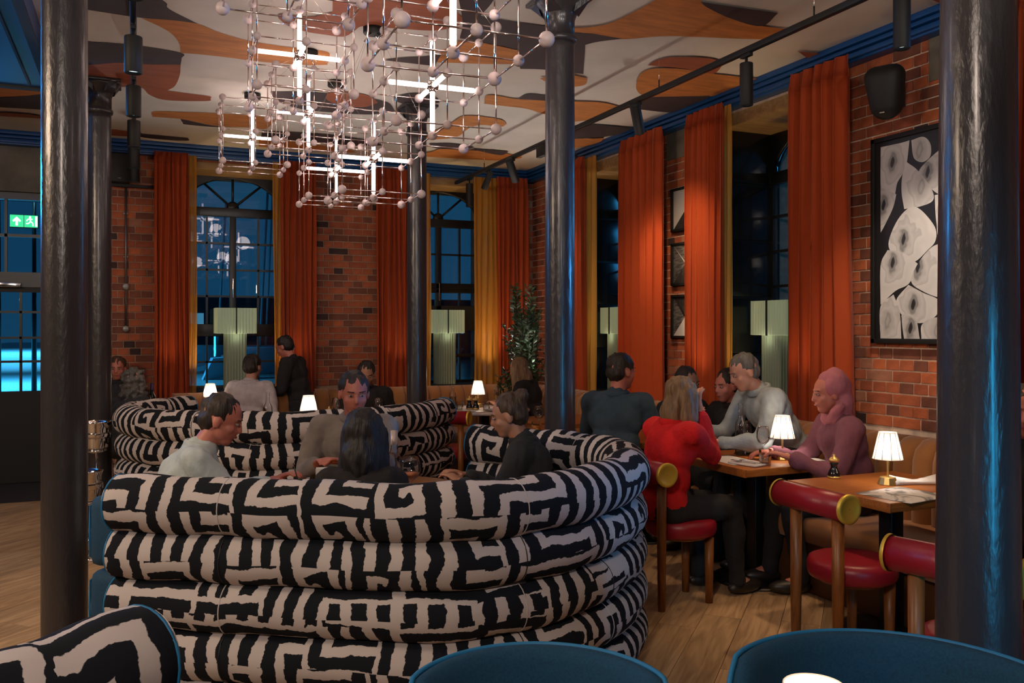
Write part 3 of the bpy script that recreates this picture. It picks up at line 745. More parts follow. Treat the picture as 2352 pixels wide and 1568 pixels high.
rc('rust velvet curtain on the right wall beside the large artwork', 1818, 1948, 5, m_velvet, seed=3, amp=.045, flare=.12)
rc('rust velvet curtain covering the right edge of the three small pictures', 1580, 1658, 6, m_velvet, seed=4, flare=.1)
rc('rust velvet curtain left of the three small pictures', 1428, 1519, 6, m_velvet, seed=5, flare=.1)
rc('rust velvet curtain just right of the middle column, with a gold sheer', 1300, 1340, 5, m_velvet, seed=6)
rc('rust velvet curtain at the far right edge behind the foreground column', 2322, 2480, 6, m_velvet, seed=12)
rc('narrow gold sheer hanging right of the curtain by the small pictures', 1657, 1678, 3, m_sheer, X=4.46, seed=7, amp=.022, name='sheer_curtain')
rc('narrow gold sheer right of the middle column', 1341, 1368, 3, m_sheer, X=4.46, seed=8, amp=.022, name='sheer_curtain', flare=.1)
rc('gold sheer half hidden behind the curtain by the large artwork', 1905, 1935, 3, m_sheer, X=4.46, seed=9, amp=.02, name='sheer_curtain')
bc('rust velvet curtain left of the left arched window', 358, 432, 6, m_velvet, seed=13, flare=.28)
bc('rust velvet curtain right of the left arched window', 648, 722, 6, m_velvet, seed=14, flare=.16)
bc('rust velvet curtain in the middle of the back wall, left of the slim column', 864, 938, 6, m_velvet, seed=15, flare=.14)
bc('rust velvet curtain in the back right corner behind the tall plant', 1144, 1214, 7, m_velvet, seed=16, flare=.1)
bc('narrow gold sheer at the left side of the left arched window', 424, 451, 3, m_sheer, Y=9.82, seed=17, amp=.022, name='sheer_curtain')
bc('narrow gold sheer at the right side of the left arched window', 629, 650, 3, m_sheer, Y=9.82, seed=18, amp=.022, name='sheer_curtain')
bc('wide gold sheer right of the second arched window', 1090, 1148, 5, m_sheer, Y=9.82, seed=19, amp=.03, name='sheer_curtain', flare=.2)
bc('narrow gold sheer left of the second arched window beside the slim column', 966, 988, 3, m_sheer, Y=9.82, seed=20, amp=.02, name='sheer_curtain')

# ------------------------------------------------------------ curved booths of stacked rolls
def spline(pts, n=6):
    P = [Vector(p) for p in pts]; out = []
    P = [2*P[0]-P[1]]+P+[2*P[-1]-P[-2]]
    for i in range(1, len(P)-2):
        for k in range(n):
            t = k/n; a, b, c, d = P[i-1:i+3]
            out.append(.5*((2*b)+(c-a)*t+(2*a-5*b+4*c-d)*t*t+(3*b-a-3*c+d)*t**3))
    out.append(P[-2]); return out
def booth(label, pts, inner, seat_w=.52, seams=(0.18, .42, .62, .85), seedv=0, end_blue=False):
    """pts: camera-frame points (xc, d) of the axis of the top roll; inner: which side the seat is on (+1 = left of the path)"""
    path = spline([W(x, d, 0) for x, d in pts], 7)
    c = sum(path, Vector())/len(path)
    t = thing('curved_booth', label, 'booth seat', (c.x, c.y, 0))
    path = [p-Vector((c.x, c.y, 0)) for p in path]
    N = len(path)
    def offs(dst):
        out = []
        for i, p in enumerate(path):
            tt = (path[min(i+1, N-1)]-path[max(i-1, 0)]).normalized(); out.append(p+Vector((-tt.y, tt.x, 0))*dst*inner)
        return out
    rr = [.111, .098, .098, .098, .098]; zz = [.869, .676, .490, .304, .118]
    for k in range(5):
        # ends rounded a little
        pp = [p+Vector((0, 0, zz[k])) for p in path]
        jit = [Vector((0, 0, .004*sin(i*.9+k*2))) for i in range(N)]
        pp = [a+b for a, b in zip(pp, jit)]
        rad = [rr[k]*(1+.02*sin(i*.6+k)) for i in range(N)]
        e0 = [pp[0]+(pp[0]-pp[1]).normalized()*.012]; e1 = [pp[-1]+(pp[-1]-pp[-2]).normalized()*.012]
        r = MB().sweep(e0+pp+e1, [rr[k]*.94]+rad+[rr[k]*.94], 28, uvo=(seedv*3.7+k*1.93, k*.61+seedv*.3, rr[k]))
        ro = r.build('back_roll', KUBA, t)
        for e, nb in ((pp[0], pp[1]), (pp[-1], pp[-2])):
            tn = (e-nb).normalized(); s_ = tn.cross(Vector((0, 0, 1))).normalized()
            ring = [e+tn*.004+(s_*cos(a)+Vector((0, 0, 1))*sin(a))*rr[k]*.985 for a in [2*pi*i/28 for i in range(28)]]
            MB().sweep(ring, .0045, 6, closed=True).build('end_piping', m_pipe, ro)
        for s in seams:
            i = int(s*(N-1)); tn = (path[min(i+1, N-1)]-path[i-1]).normalized(); s_ = tn.cross(Vector((0, 0, 1))).normalized()
            ring = [pp[i]+(s_*cos(a)+Vector((0, 0, 1))*sin(a))*rad[i]*.995 for a in [2*pi*j/28 for j in range(28)]]
            MB().sweep(ring, .0028, 5, closed=True).build('seam', KUBA if (k+i) % 2 else m_matte, ro)
    # upholstered blue inner back, seat and plinth
    def ribbon(d0, d1, z0, z1, name, m, ends=0.0, bev=.03):
        a, b = offs(d0), offs(d1); vs = []; fs = []
        if ends:
            for q in (a, b): q[0] = q[0]+(q[0]-q[1]).normalized()*ends; q[-1] = q[-1]+(q[-1]-q[-2]).normalized()*ends
        dd = Vector((0, 0, 1))
        for i in range(N):
            w_ = (b[i]-a[i]).normalized()
            prof = [(a[i], z0), (b[i], z0), (b[i], z1-bev), (b[i]-w_*bev*.3, z1-bev*.3), (b[i]-w_*bev, z1), (a[i]+w_*bev, z1), (a[i]+w_*bev*.3, z1-bev*.3), (a[i], z1-bev)]
            vs += [Vector((p.x, p.y, z)) for p, z in prof]
        for i in range(N-1):
            for j in range(8):
                k = (j+1) % 8; fs.append((i*8+j, i*8+k, (i+1)*8+k, (i+1)*8+j))
        fs += [tuple(reversed(range(8))), tuple((N-1)*8+j for j in range(8))]
        return MB().add(vs, fs, 0, False).build(name, m, t)
    ribbon(.12, .12+seat_w, .12, .44, 'seat', m_boothblue, .03, .05)
    ribbon(.10, .06+seat_w, .0, .12, 'plinth', m_matte, 0)
    if end_blue:
        q = offs(.16)
        for z0_, z1_ in ((.575, .87), (.27, .565)):
            u_ = (q[0]-q[1]).normalized(); cc = q[0]+u_*.085+Vector((0, 0, (z0_+z1_)/2)); rot = Matrix.Rotation(math.atan2(u_.y, u_.x), 3, 'Z')
            o = MB().box(cc, (.26, .15, z1_-z0_), rot=rot, bev=.05).build('side_cushion', m_boothblue, t)
            e_ = [cc+rot @ Vector((.128, y_*.055, z_*((z1_-z0_)/2-.045))) for y_, z_ in ((-1, -1), (-1.1, 0), (-1, 1), (0, 1.12), (1, 1), (1.1, 0), (1, -1), (0, -1.12))]
            MB().sweep(e_, .005, 6, closed=True).build('side_piping', m_pipe, o)
    return t
B1 = [(x*.985, d*.98) for x, d in [(-1.56, 3.49), (-1.2, 3.42), (-.80, 3.355), (-.29, 3.30), (.05, 3.44), (.32, 3.72), (.50, 4.05), (.575, 4.38), (.53, 4.68), (.34, 4.93), (.09, 5.10), (-.22, 5.30)]]
booth('big front curved booth with stacked black and cream maze-print rolls', B1, 1, seedv=1, end_blue=True, seams=(.12, .36, .48, .60, .80))
B2 = [(-2.74, 7.40), (-2.88, 7.18), (-2.96, 6.86), (-2.88, 6.54), (-2.62, 6.26), (-2.33, 6.10), (-1.91, 6.00), (-1.46, 6.06), (-.95, 6.42), (-.66, 6.92), (-.57, 7.24)]
booth('second maze-print booth of stacked rolls, behind the front booth', B2, 1, seedv=2, seams=(.3, .55, .64, .8))
B0 = [(-.765, 1.79), (-.88, 1.57), (-.99, 1.38), (-1.16, 1.12), (-1.40, .86), (-1.75, .68)]
booth('nearest maze-print booth, one roll end poking in at the lower left corner', B0, -1, seedv=3, seams=(.75,))

# ------------------------------------------------------------ channel-tufted banquettes
def banquette(label, p, q, z=.92, depth=.62, side=1, seg=.135, seat=True):
    """back runs from p to q; the seat is on the side given"""
    p, q = Vector((p[0], p[1], 0)), Vector((q[0], q[1], 0)); d = q-p; L = d.length; u = d/L; nn = Vector((-u.y, u.x, 0))*side
    rz = math.atan2(u.y, u.x); t = thing('banquette', label, 'banquette', tuple(p), rz)
    s_ = side
    n = max(1, int(L/seg)); me = None
    for i in range(n):
        b = MB(); w_ = L/n; prof = []
        for a in range(9):
            an = pi*a/8; prof.append((cos(an)*w_/2*.98, .045+.05*sin(an)))
        # channel cross-section swept from the seat over the top
        pathc = [(0, .40), (0, .60), (-.01, .80), (-.03, z-.06), (-.075, z-.012), (-.12, z)]
        vs = []; fs = []
        for y_off, zz in pathc:
            tb = (zz-.4)/(z-.4); 
            for x, y in prof:
                if zz > z-.07: 
                    k = {z-.06: 1, z-.012: .75, z: .35}.get(zz, 1); y = y*k
                vs.append((x, s_*(y+.06+y_off), zz))
        m_ = len(prof)
        for k in range(len(pathc)-1):
            for j in range(m_-1): fs.append((k*m_+j, k*m_+j+1, (k+1)*m_+j+1, (k+1)*m_+j) if s_ < 0 else (k*m_+j, (k+1)*m_+j, (k+1)*m_+j+1, k*m_+j+1))
        if me is None:
            o = b.add(vs, fs, 0, True).build('back_channel', m_banq, t, loc=((i+.5)*L/n, 0, 0)); me = o.data
        else: link('back_channel', me, t, loc=((i+.5)*L/n, 0, 0))
    MB().b2((0, min(-s_*.06, s_*.03), 0), (L, max(-s_*.06, s_*.03), z-.02), bev=.015).build('back_board', m_banq, t)
    if seat:
        MB().b2((0, min(s_*.04, s_*depth), .30), (L, max(s_*.04, s_*depth), .455), bev=.045).build('seat_cushion', m_banq, t)
        MB().b2((0, min(s_*.02, s_*(depth-.06)), .0), (L, max(s_*.02, s_*(depth-.06)), .30), bev=.01).build('base', mat('stained_plinth', (.10, .04, .015), .5), t)
    return t
banquette('long tan velvet banquette with channelled back along the right wall', (4.19, 1.2), (4.19, 9.0), side=1)
banquette('tan velvet banquette along the back wall under the slim column and plant', (1.75, 9.32), (4.1, 9.32), side=-1, z=.91)
banquette('raised tan velvet banquette behind the man in the white shirt', (XB(395, 8.95), 8.95), (XB(662, 8.95), 8.95), side=-1, z=.93)
banquette('short rust banquette between the left curtain and the bar lamp', (XB(262, 9.4), 9.4), (XB(392, 9.4), 9.4), side=-1, z=.82)

# ------------------------------------------------------------ tables
def ped_table(label, x, y, lx, ly, rz=0, z=.75, m=None, round_=0):
    t = thing('pedestal_table', label, 'table', (x, y, 0), rz)
    if round_:
        MB().lathe([(round_-.012, z-.03), (round_, z-.024), (round_, z-.006), (round_-.006, z)], 48).build('tabletop', m or m_table, t)
    else:
        MB().box((0, 0, z-.022), (lx, ly, .044), bev=.005).build('tabletop', m or m_table, t)
        for s_ in (-1, 1): MB().box((s_*(lx/2-.004), 0, z-.022), (.012, ly+.002, .046), bev=.003).build('edge_strip', m_table, t)
    MB().box((0, 0, z/2-.02), (.085, .085, z-.06), bev=.008).build('pedestal', m_black, t)
    MB().box((0, 0, z-.05), (.34, .34, .012)).build('top_plate', m_black, t)
    MB().lathe([(.27, 0), (.27, .008), (.24, .014), (.05, .022)], 36).build('foot', m_black, t)
    return t
ped_table('square oak table with the bottle, glasses and cutlery beside the woman in red', 3.54, 4.36, .74, .72)
ped_table('square oak table in front at the right with lamp, mill and paper mat', 3.54, 3.31, .74, .68)
ped_table('oak table on the right wall behind the woman in red', 3.50, 5.6, .74, .70)
ped_table('oak table beside the man in the blue jacket', 3.50, 6.9, .74, .70)
pt = at(1112, 8.75, 0); ped_table('round marble table set with lamp and mills in front of the back banquette', pt.x, pt.y, 0, 0, m=m_marble, round_=.46)
pt = at(1390, 7.9, 0)
ped_table('dark round table half hidden behind the middle column', at(1215, 7.0, 0).x, at(1215, 7.0, 0).y, 0, 0, m=m_table, round_=.38)
pt = at(810, 7.6, 0); ped_table('oak table with wine glasses in front of the back wall brick pier', pt.x, pt.y, .7, .7, rz=0)
TB2 = at(665, 6.95, 0); ped_table('round oak table inside the second booth', TB2.x, TB2.y, 0, 0, round_=.50)
TB1 = at(850, 4.25, 0); ped_table('round oak table inside the front booth', TB1.x, TB1.y, 0, 0, round_=.52)
pt = at(470, 8.3, 0); ped_table('oak table behind the second booth holding the far left table lamp', pt.x, pt.y, .7, .7)
pt = at(325, 8.05, 0); ped_table('small oak table with a dark wine bottle beside the curly-haired woman', pt.x, pt.y, .55, .55)
pt = at(1870, 1.33, 0); TF = Vector((pt.x-.05, pt.y-.28, 0)); ped_table('nearest round oak table below the bottom edge of the picture', TF.x, TF.y, 0, 0, round_=.42)

# ------------------------------------------------------------ red chairs with a roll back
def roll_chair(label, seat, face, loc):
    """faces local +x; back roll runs along y"""
    t = thing('roll_back_chair', label, 'chair', (loc[0], loc[1], 0), face, 'crimson roll-back chairs')
    MB().lathe([(.01, .38), (.175, .38), (.194, .388), (.203, .41), (.203, .445), (.194, .468), (.17, .478), (.08, .482), (.01, .482)], 40).build('seat', m_red, t)
    MB().lathe([(.15, .365), (.15, .382)], 32).build('seat_frame', m_chairwood, t)
    bk = MB().bar((-.235, -.215, .76), (-.235, .215, .76), .060, 32).build('back_roll', m_red, t)
    for s_ in (-1, 1):
        rot = Matrix.Rotation(-s_*pi/2, 3, 'X')
        MB().lathe([(.066, 0), (.066, .012), (.060, .016), (.050, .016), (.044, .010), (.002, .012)], 32, (-.235, s_*.213, .76), rot=rot, cap=False).build('end_disc', m_gold, bk)
        MB().lathe([(.021, 0), (.026, .35), (.028, .74)], 16, (-.215, s_*.135, 0)).build('leg', m_chairwood, t)
        MB().lathe([(.021, 0), (.027, .37)], 16, (.115, s_*.115, 0)).build('leg', m_chairwood, t)
    return t
roll_chair('crimson roll-back chair under the woman in the red sweater', 0, 0, (2.87, 4.20))
roll_chair('empty crimson roll-back chair drawn up to the front right oak table', 0, 0, (3.10, 3.13))
roll_chair('crimson roll-back chair cut by the thick right foreground column', 0, R(18), (2.74, 2.16))
pt = at(1140, 6.6, 0); roll_chair('crimson roll-back chair behind the far arm of the front booth', 0, R(60), (pt.x+.1, pt.y-.05))
pt = at(1400, 6.2, 0); roll_chair('crimson roll-back chair under the man in the blue jacket', 0, R(15), (pt.x, pt.y))
pt = at(1045, 8.0, 0); roll_chair('crimson roll-back chair at the round marble table, gold disc showing', 0, R(50), (pt.x, pt.y))

# ------------------------------------------------------------ blue tub chairs at the front
def tub_chair(label, loc, face, r=.30, top=.80):
    t = thing('tub_chair', label, 'chair', (loc[0], loc[1], 0), face, 'blue tub chairs')
    n = 40; z0 = .30; vs = []; fs = []; rim = []
    th = .055
    for i in range(n+1):
        a = pi*(-.12+1.24*i/n); e = min(1, sin(pi*i/n)*1.9)**.6 if 0 < i < n else 0
        zt = .52+(top-.52)*e
        for (rr, z) in ((r-th, z0), (r-th+.003, zt-.03), (r-th+.018, zt-.006), (r-.02, zt), (r-.004, zt-.014), (r, zt-.05), (r-.03, z0)):
            vs.append((rr*cos(a), rr*sin(a)*1.02, z))
        rim.append(((r-.006)*cos(a), (r-.006)*sin(a)*1.02, zt-.004))
    for i in range(n):
        for k in range(7):
            j = (k+1) % 7; fs.append((i*7+k, (i+1)*7+k, (i+1)*7+j, i*7+j))
    fs += [tuple(reversed(range(7))), tuple(n*7+k for k in range(7))]
    sh = MB().add([(x, y, z) for x, y, z in vs], [tuple(reversed(f)) for f in fs], 0, True).build('backrest', m_teal, t)
    MB().sweep(rim, .006, 8).build('piping', m_pipe, sh)
    MB().lathe([(.01, .34), (r-.07, .34), (r-.055, .36), (r-.055, .44), (r-.075, .465), (.01, .475)], 40).build('seat_cushion', m_teal, t)
    MB().lathe([(r-.06, .27), (r-.035, .30), (r-.06, .34)], 40).build('seat_shell', m_teal, t)
    for sx_ in (-1, 1):
        for sy in (-1, 1): MB().bar((sx_*.15, sy*.15, .29), (sx_*.21, sy*.21, 0), .018, 12, r2=.012).build('leg', m_chairwood, t)
    return t
p1 = W((1238-CXP)/F*1.80, 1.76, 0); tub_chair('blue tub chair at the bottom centre, below the front booth', (p1.x, p1.y), -TH, r=.285, top=.815)
p2 = W((2045-CXP)/F*1.80, 1.72, 0); tub_chair('blue tub chair at the bottom right with a lamp glowing on it', (p2.x, p2.y), -TH-R(16), r=.355, top=.835)

# ------------------------------------------------------------ table lamps
def table_lamp(label, loc, power=2.2):
    t = thing('table_lamp', label, 'lamp', loc, random.random(), 'small cordless table lamps')
    MB().lathe([(.050, 0), (.051, .004), (.041, .036), (.038, .039), (.012, .041)], 12, smooth=False).build('base', m_brass, t)
    MB().lathe([(.0065, .038), (.0055, .07), (.0085, .13), (.0065, .17)], 12).build('stem', m_brass, t)
    sh = MB().lathe([(.074, .132), (.0435, .268)], 40, cap=False).build('shade', m_shade, t)
    MB().lathe([(.0435, .268), (.036, .266), (.01, .264)], 40, cap=False).build('shade_top', m_shade, t)
    rb = MB()
    for i in range(10):
        a = 2*pi*i/10; b = MB().bar((.0750*cos(a), .0750*sin(a), .132), (.0445*cos(a), .0445*sin(a), .268), .0015, 5); b.build('rib', m_shade_rib, sh)
    for r_, z in ((.0748, .132), (.0442, .268)):
        MB().sweep([(r_*cos(a), r_*sin(a), z) for a in [2*pi*i/32 for i in range(32)]], .0013, 5, closed=True).build('trim_ring', m_shade_rib, sh)
    l = light('POINT', 'lamp_light', (0, 0, .19), power, (1, .84, .70), shadow_soft_size=.02); l.parent = t
    l2 = light('POINT', 'lamp_glow', (0, 0, .34), power*.25, (1, .78, .58), shadow_soft_size=.05); l2.parent = t
    return t
table_lamp('small brass lamp with glowing shade on the table beside the tall clear bottle', (3.645, 4.245, .75))
table_lamp('small brass lamp with glowing shade on the front right table by the black mill', (3.555, 3.345, .75))
p = at(709, 6.95, .75); table_lamp('small lit lamp whose shade shows above the second booth in the centre', p)
p = at(1098, 8.9, .75); table_lamp('small brass lamp lit on the round marble table', p)
p = at(483, 8.45, .79); table_lamp('small lit lamp on the far left behind the second booth', (p.x, p.y, .75))
p = at(1870, 1.30, .755); table_lamp('lamp shade cut by the bottom edge in front of the right blue tub chair', (p.x, p.y, .75), 1.6)

# ------------------------------------------------------------ pleated floor lamps in the windows
def pleated(w_, d_, z0, z1, n, amp):
    vs = []; fs = []; P = []
    for (ax, ay, bx, by) in ((-1, -1, 1, -1), (1, -1, 1, 1), (1, 1, -1, 1), (-1, 1, -1, -1)):
        for i in range(n):
            s = i/n; o_ = amp*(i % 2); x = (ax+(bx-ax)*s)*w_/2; y = (ay+(by-ay)*s)*d_/2
            nx, ny = (0, ay) if ay == by else (ax, 0)
            P.append((x+nx*o_, y+ny*o_))
    m_ = len(P); vs = [(x, y, z0) for x, y in P]+[(x, y, z1) for x, y in P]
    fs = [(i, (i+1) % m_, m_+(i+1) % m_, m_+i) for i in range(m_)]+[tuple(range(m_, 2*m_))]
    return MB().add(vs, fs)
def window_lamp(label, x, y, z0=.88, lit=True, rz=0):
    t = thing('pleated_lamp', label, 'lamp', (x, y, z0), rz, 'pale green pleated window lamps')
    h = 1.50-z0
    pleated(.215, .20, 0, h+.02, 14, .009).build('column', m_green_col, t)
    sh = pleated(.42, .26, h, h+.28, 26, .008).build('shade', m_green_shade, t)
    MB().box((0, 0, h+.001), (.40, .24, .004)).build('diffuser', mat('lamp_diffuser', (.8, .8, .6), .8, emit=(1, .95, .6), es=.6), t)
    l = light('POINT', 'lamp_light', (0, -.17, h-.04), .35, (1, .92, .62), shadow_soft_size=.02); l.data.energy = .14; l.parent = t
    MB().box((0, -.14, h+.14), (.012, .012, .29)).build('shade_rib', m_matte, t)
    return t
window_lamp('pale green pleated lamp in the left arched window', XB(540, 10.12), 10.12)
window_lamp('pale green pleated lamp in the arched window right of the slim column', XB(1021, 10.12), 10.12)
window_lamp('pale green pleated lamp half hidden by the curtain left of the small pictures', 4.80, YR(1425, 4.80), rz=-pi/2)
window_lamp('pale green pleated lamp in the right wall window behind the curtain by the artwork', 4.83, YR(1792, 4.83), rz=-pi/2)

# ------------------------------------------------------------ hanging light of joined open cubes
def cube_light(label, xc, d, dz, lit, canopy=True, warm=False):
    p = W(xc, d, H+dz); t = thing('cube_pendant', label, 'chandelier', p, R(-1.65), 'open cube pendants of the hanging light')
    a = .25; me = {}
    nodes = [(i, j, k) for i in (-1, 0, 1) for j in (-1, 0, 1) for k in (-1, 0, 1) if (i, j, k) != (0, 0, 0)]
    if not cube_light.__dict__.get('m'):
        c = {}
        for nm, r_ in (('b3', .0275), ('b2', .0215), ('b1', .0235)): 
            o = MB().sph((0, 0, 0), r_, 20, 12).build('ball', m_ball); c[nm] = o.data; bpy.data.objects.remove(o)
        o = MB().bar((0, 0, -.125+.018), (0, 0, .125-.018), .0036, 8).build('rod', m_rod); c['rod'] = o.data; bpy.data.objects.remove(o)
        for nm, mm in (('tube', m_tube), ('tubew', m_tube_lo)):
            o = MB().lathe([(.0118, .026), (.0122, .03), (.0122, .218), (.0118, .222)], 16).build('lit_tube', mm); c[nm] = o.data; bpy.data.objects.remove(o)
        o = MB().lathe([(.014, .010), (.018, .014), (.018, .028), (.013, .030)], 16).build('tube_cap', m_rod); c['cap'] = o.data; bpy.data.objects.remove(o)
        cube_light.m = c
    c = cube_light.m
    for n_ in nodes:
        s_ = sum(abs(q) for q in n_)
        link('ball', c['b%d' % s_], t, loc=tuple(q*a for q in n_))
    Q = {0: (0, pi/2, 0), 1: (pi/2, 0, 0), 2: (0, 0, 0)}
    for n_ in nodes:
        for ax in range(3):
            if n_[ax] < 1:
                q = list(n_); q[ax] += 1
                if tuple(q) == (0, 0, 0): continue
                link('rod', c['rod'], t, loc=tuple((n_[k]+q[k])/2*a for k in range(3)), rot=Q[ax])
    if lit:
        l_ = light('POINT', 'tube_light', (.06, .06, .06), 2.6, (1, .80, .72), shadow_soft_size=.1); l_.parent = t
        MB().sph((0, 0, 0), .02, 16, 10).build('joint', m_rod, t)
        for rot in ((0, 0, 0), (pi, 0, 0), (0, pi/2, 0), (0, -pi/2, 0), (pi/2, 0, 0), (-pi/2, 0, 0)):
            o = link('lit_tube', c['tubew' if warm else 'tube'], t, rot=rot); link('tube_cap', c['cap'], o)
    if canopy:
        zc = ZC-p.z
        MB().lathe([(.062, zc-.045), (.066, zc-.04), (.066, zc-.002)], 28).build('ceiling_rose', m_matte, t)
        for s_ in ((-1, -1), (1, -1), (1, 1), (-1, 1)):
            MB().bar((s_[0]*a*.96, s_[1]*a*.96, a), (s_[0]*.03, s_[1]*.03, zc-.045), .0009, 4).build('suspension_wire', m_steel, t)
            MB().bar((s_[0]*.02, s_[1]*.02, zc-.045), (s_[0]*.05, s_[1]*.05, zc-.085), .005, 6).build('wire_grip', m_steel, t)
    return t
def cam_of(X, Y, th=R(21.75)): return (cos(th)*X-sin(th)*Y, sin(th)*X+cos(th)*Y)
CL = [('M1', .692, 4.900, 1.508, 'lit open cube at the upper left of the hanging cluster', True, True),
      ('M2', 1.261, 4.249, 1.229, 'lit open cube at the right, brightest cross under the biggest cube', True, False),
      ('M3', .677, 7.499, 1.584, 'lit open cube lowest at the far left of the cluster by the window', True, False),
      ('M4', .936, 6.197, 1.504, 'lit open cube in the middle of the cluster below the upper left one', True, False),
      ('M5', 1.254, 5.561, 1.099, 'lit open cube lowest but one, in front of the slim column', True, False),
      ('M6', 1.255, 6.886, 1.251, 'lit open cube at the very bottom of the cluster', True, False),
      ('M7', .947, 2.935, 1.226, 'nearest open cube cut by the top edge, vertical tube lit', True, True)]
for nm, X, Y, Z, lb, lit, warm in CL:
    xc, d = cam_of(X, Y); cube_light(lb, xc, d, Z, lit, True, warm)
xc, d = -.722-.099, 3.54-.23; cube_light('unlit open cube cut by the top edge left of the nearest one', xc, d, 1.269+.25, False)

# ------------------------------------------------------------ track lights
def track(label, X, y0, y1, z, wires, pendz, nm):
    t = thing('light_track', label, 'track light', (X, (y0+y1)/2, z)); L = y1-y0
    MB().box((0, 0, 0), (.036, L, .036), bev=.003).build('rail', m_matte, t)
    MB().box((0, 0, -.019), (.016, L-.02, .004)).build('rail_slot', m_black, t)
    for y in wires:
        MB().bar((0, y-(y0+y1)/2, .018), (0, y-(y0+y1)/2, ZC-z), .0014, 5).build('suspension_wire', m_steel, t)
        MB().bar((0, y-(y0+y1)/2, .018), (0, y-(y0+y1)/2, .075), .005, 8).build('wire_grip', m_matte, t)
    return t
ZT = 3.255; XT = 3.44
track('long black lighting track with pendant spots along the right wall side', XT, 2.2, 9.6, ZT, [3.75, 5.3, 7.0, 8.7], 0, 'r')
track('black lighting track of downlights running away at the upper left', -.01, 2.6, 9.7, 3.34, [4.7, 6.6, 8.4], 0, 'l')
def track_spot(label, X, Y, z, aim=None, ln=.26, power=40, col=WARM, ang=55, lit=True, r=.04):
    t = thing('track_spot', label, 'spotlight', (X, Y, z), 0, 'black cylinder spotlights on the ceiling tracks')
    dirv = Vector((0, 0, -1)) if aim is None else (Vector(aim)-Vector((X, Y, z-.09))).normalized()
    MB().box((0, 0, -.012), (.03, .09, .022), bev=.003).build('adapter', m_matte, t)
    MB().bar((0, 0, -.02), (0, 0, -.09), .009, 10).build('stem', m_matte, t)
    c = Vector((0, 0, -.10)); rot = dirv.to_track_quat('-Z', 'Y').to_matrix()
    back = .04 if aim is None else ln*.45
    b = MB().lathe([(r*.98, back-.0), (r, back-.004), (r, back-ln+.002), (r*.97, back-ln), (r*.86, back-ln), (r*.80, back-ln+.02), (r*.5, back-ln+.05)], 28, c, rot=rot)
    bo = b.build('lamp_body', m_matte, t)
    MB().lathe([(.001, back-ln+.022), (r*.78, back-ln+.018)], 20, c, rot=rot, cap=False).build('lens', emis('spot_lens', (.7, .9, 1), 1.4) if lit else m_glass, t)
    if power:
        pos = Vector((X, Y, z))+c+rot @ Vector((0, 0, back-ln-.006))
        spot('spot_beam', pos, pos+dirv, power, col, ang, 1.0 if aim else .7, .03)
    return t
SPOTS = [
 ('front spot of the right track, hanging straight down beside the thick column', XT, 3.15, None, 60),
 ('second spot of the right track, pointing straight down', XT, 4.33, None, 45),
 ('tilted spot of the right track aimed at the three small pictures', XT, 5.60, (4.5, 6.70, 1.7), 62),
 ('spot of the right track hidden behind the middle column', XT, 6.8, (4.57, 6.72, 2.0), 42),
 ('tilted spot of the right track just left of the middle column', XT, 7.95, (4.4, 8.9, 1.8), 26),
 ('farthest spot of the right track, hanging down before the right window', XT, 9.15, None, 14)]
for lb, X, Y, aim, pw in SPOTS: track_spot(lb, X, Y, ZT-.018, aim, power=pw, ang=36 if 'hidden' in lb else (70 if aim else 55))
pt = Vector((XT, 8.6, ZT-.018)); track_spot('small tilted spot under the far end of the right track', pt.x, pt.y, pt.z, (2.9, 9.6, 1.2), .2, 14, r=.032)
MB().box((XT, 7.25, ZT-.07), (.05, .16, .10), bev=.006).build('track_driver', m_matte, label='black driver box under the right track by the middle column', cat='driver box')
for k, (Y, nm) in enumerate(((4.25, 'nearest'), (5.50, 'second'), (6.62, 'third'), (7.72, 'fourth'), (8.75, 'fifth'), (9.55, 'farthest'))):
    track_spot('%s downlight of the left track%s' % (nm, ', cut by the top edge' if k == 0 else ', counted from the top'), -.01, Y, 3.30, None, .21, 13 if k < 4 else 6, r=.05)

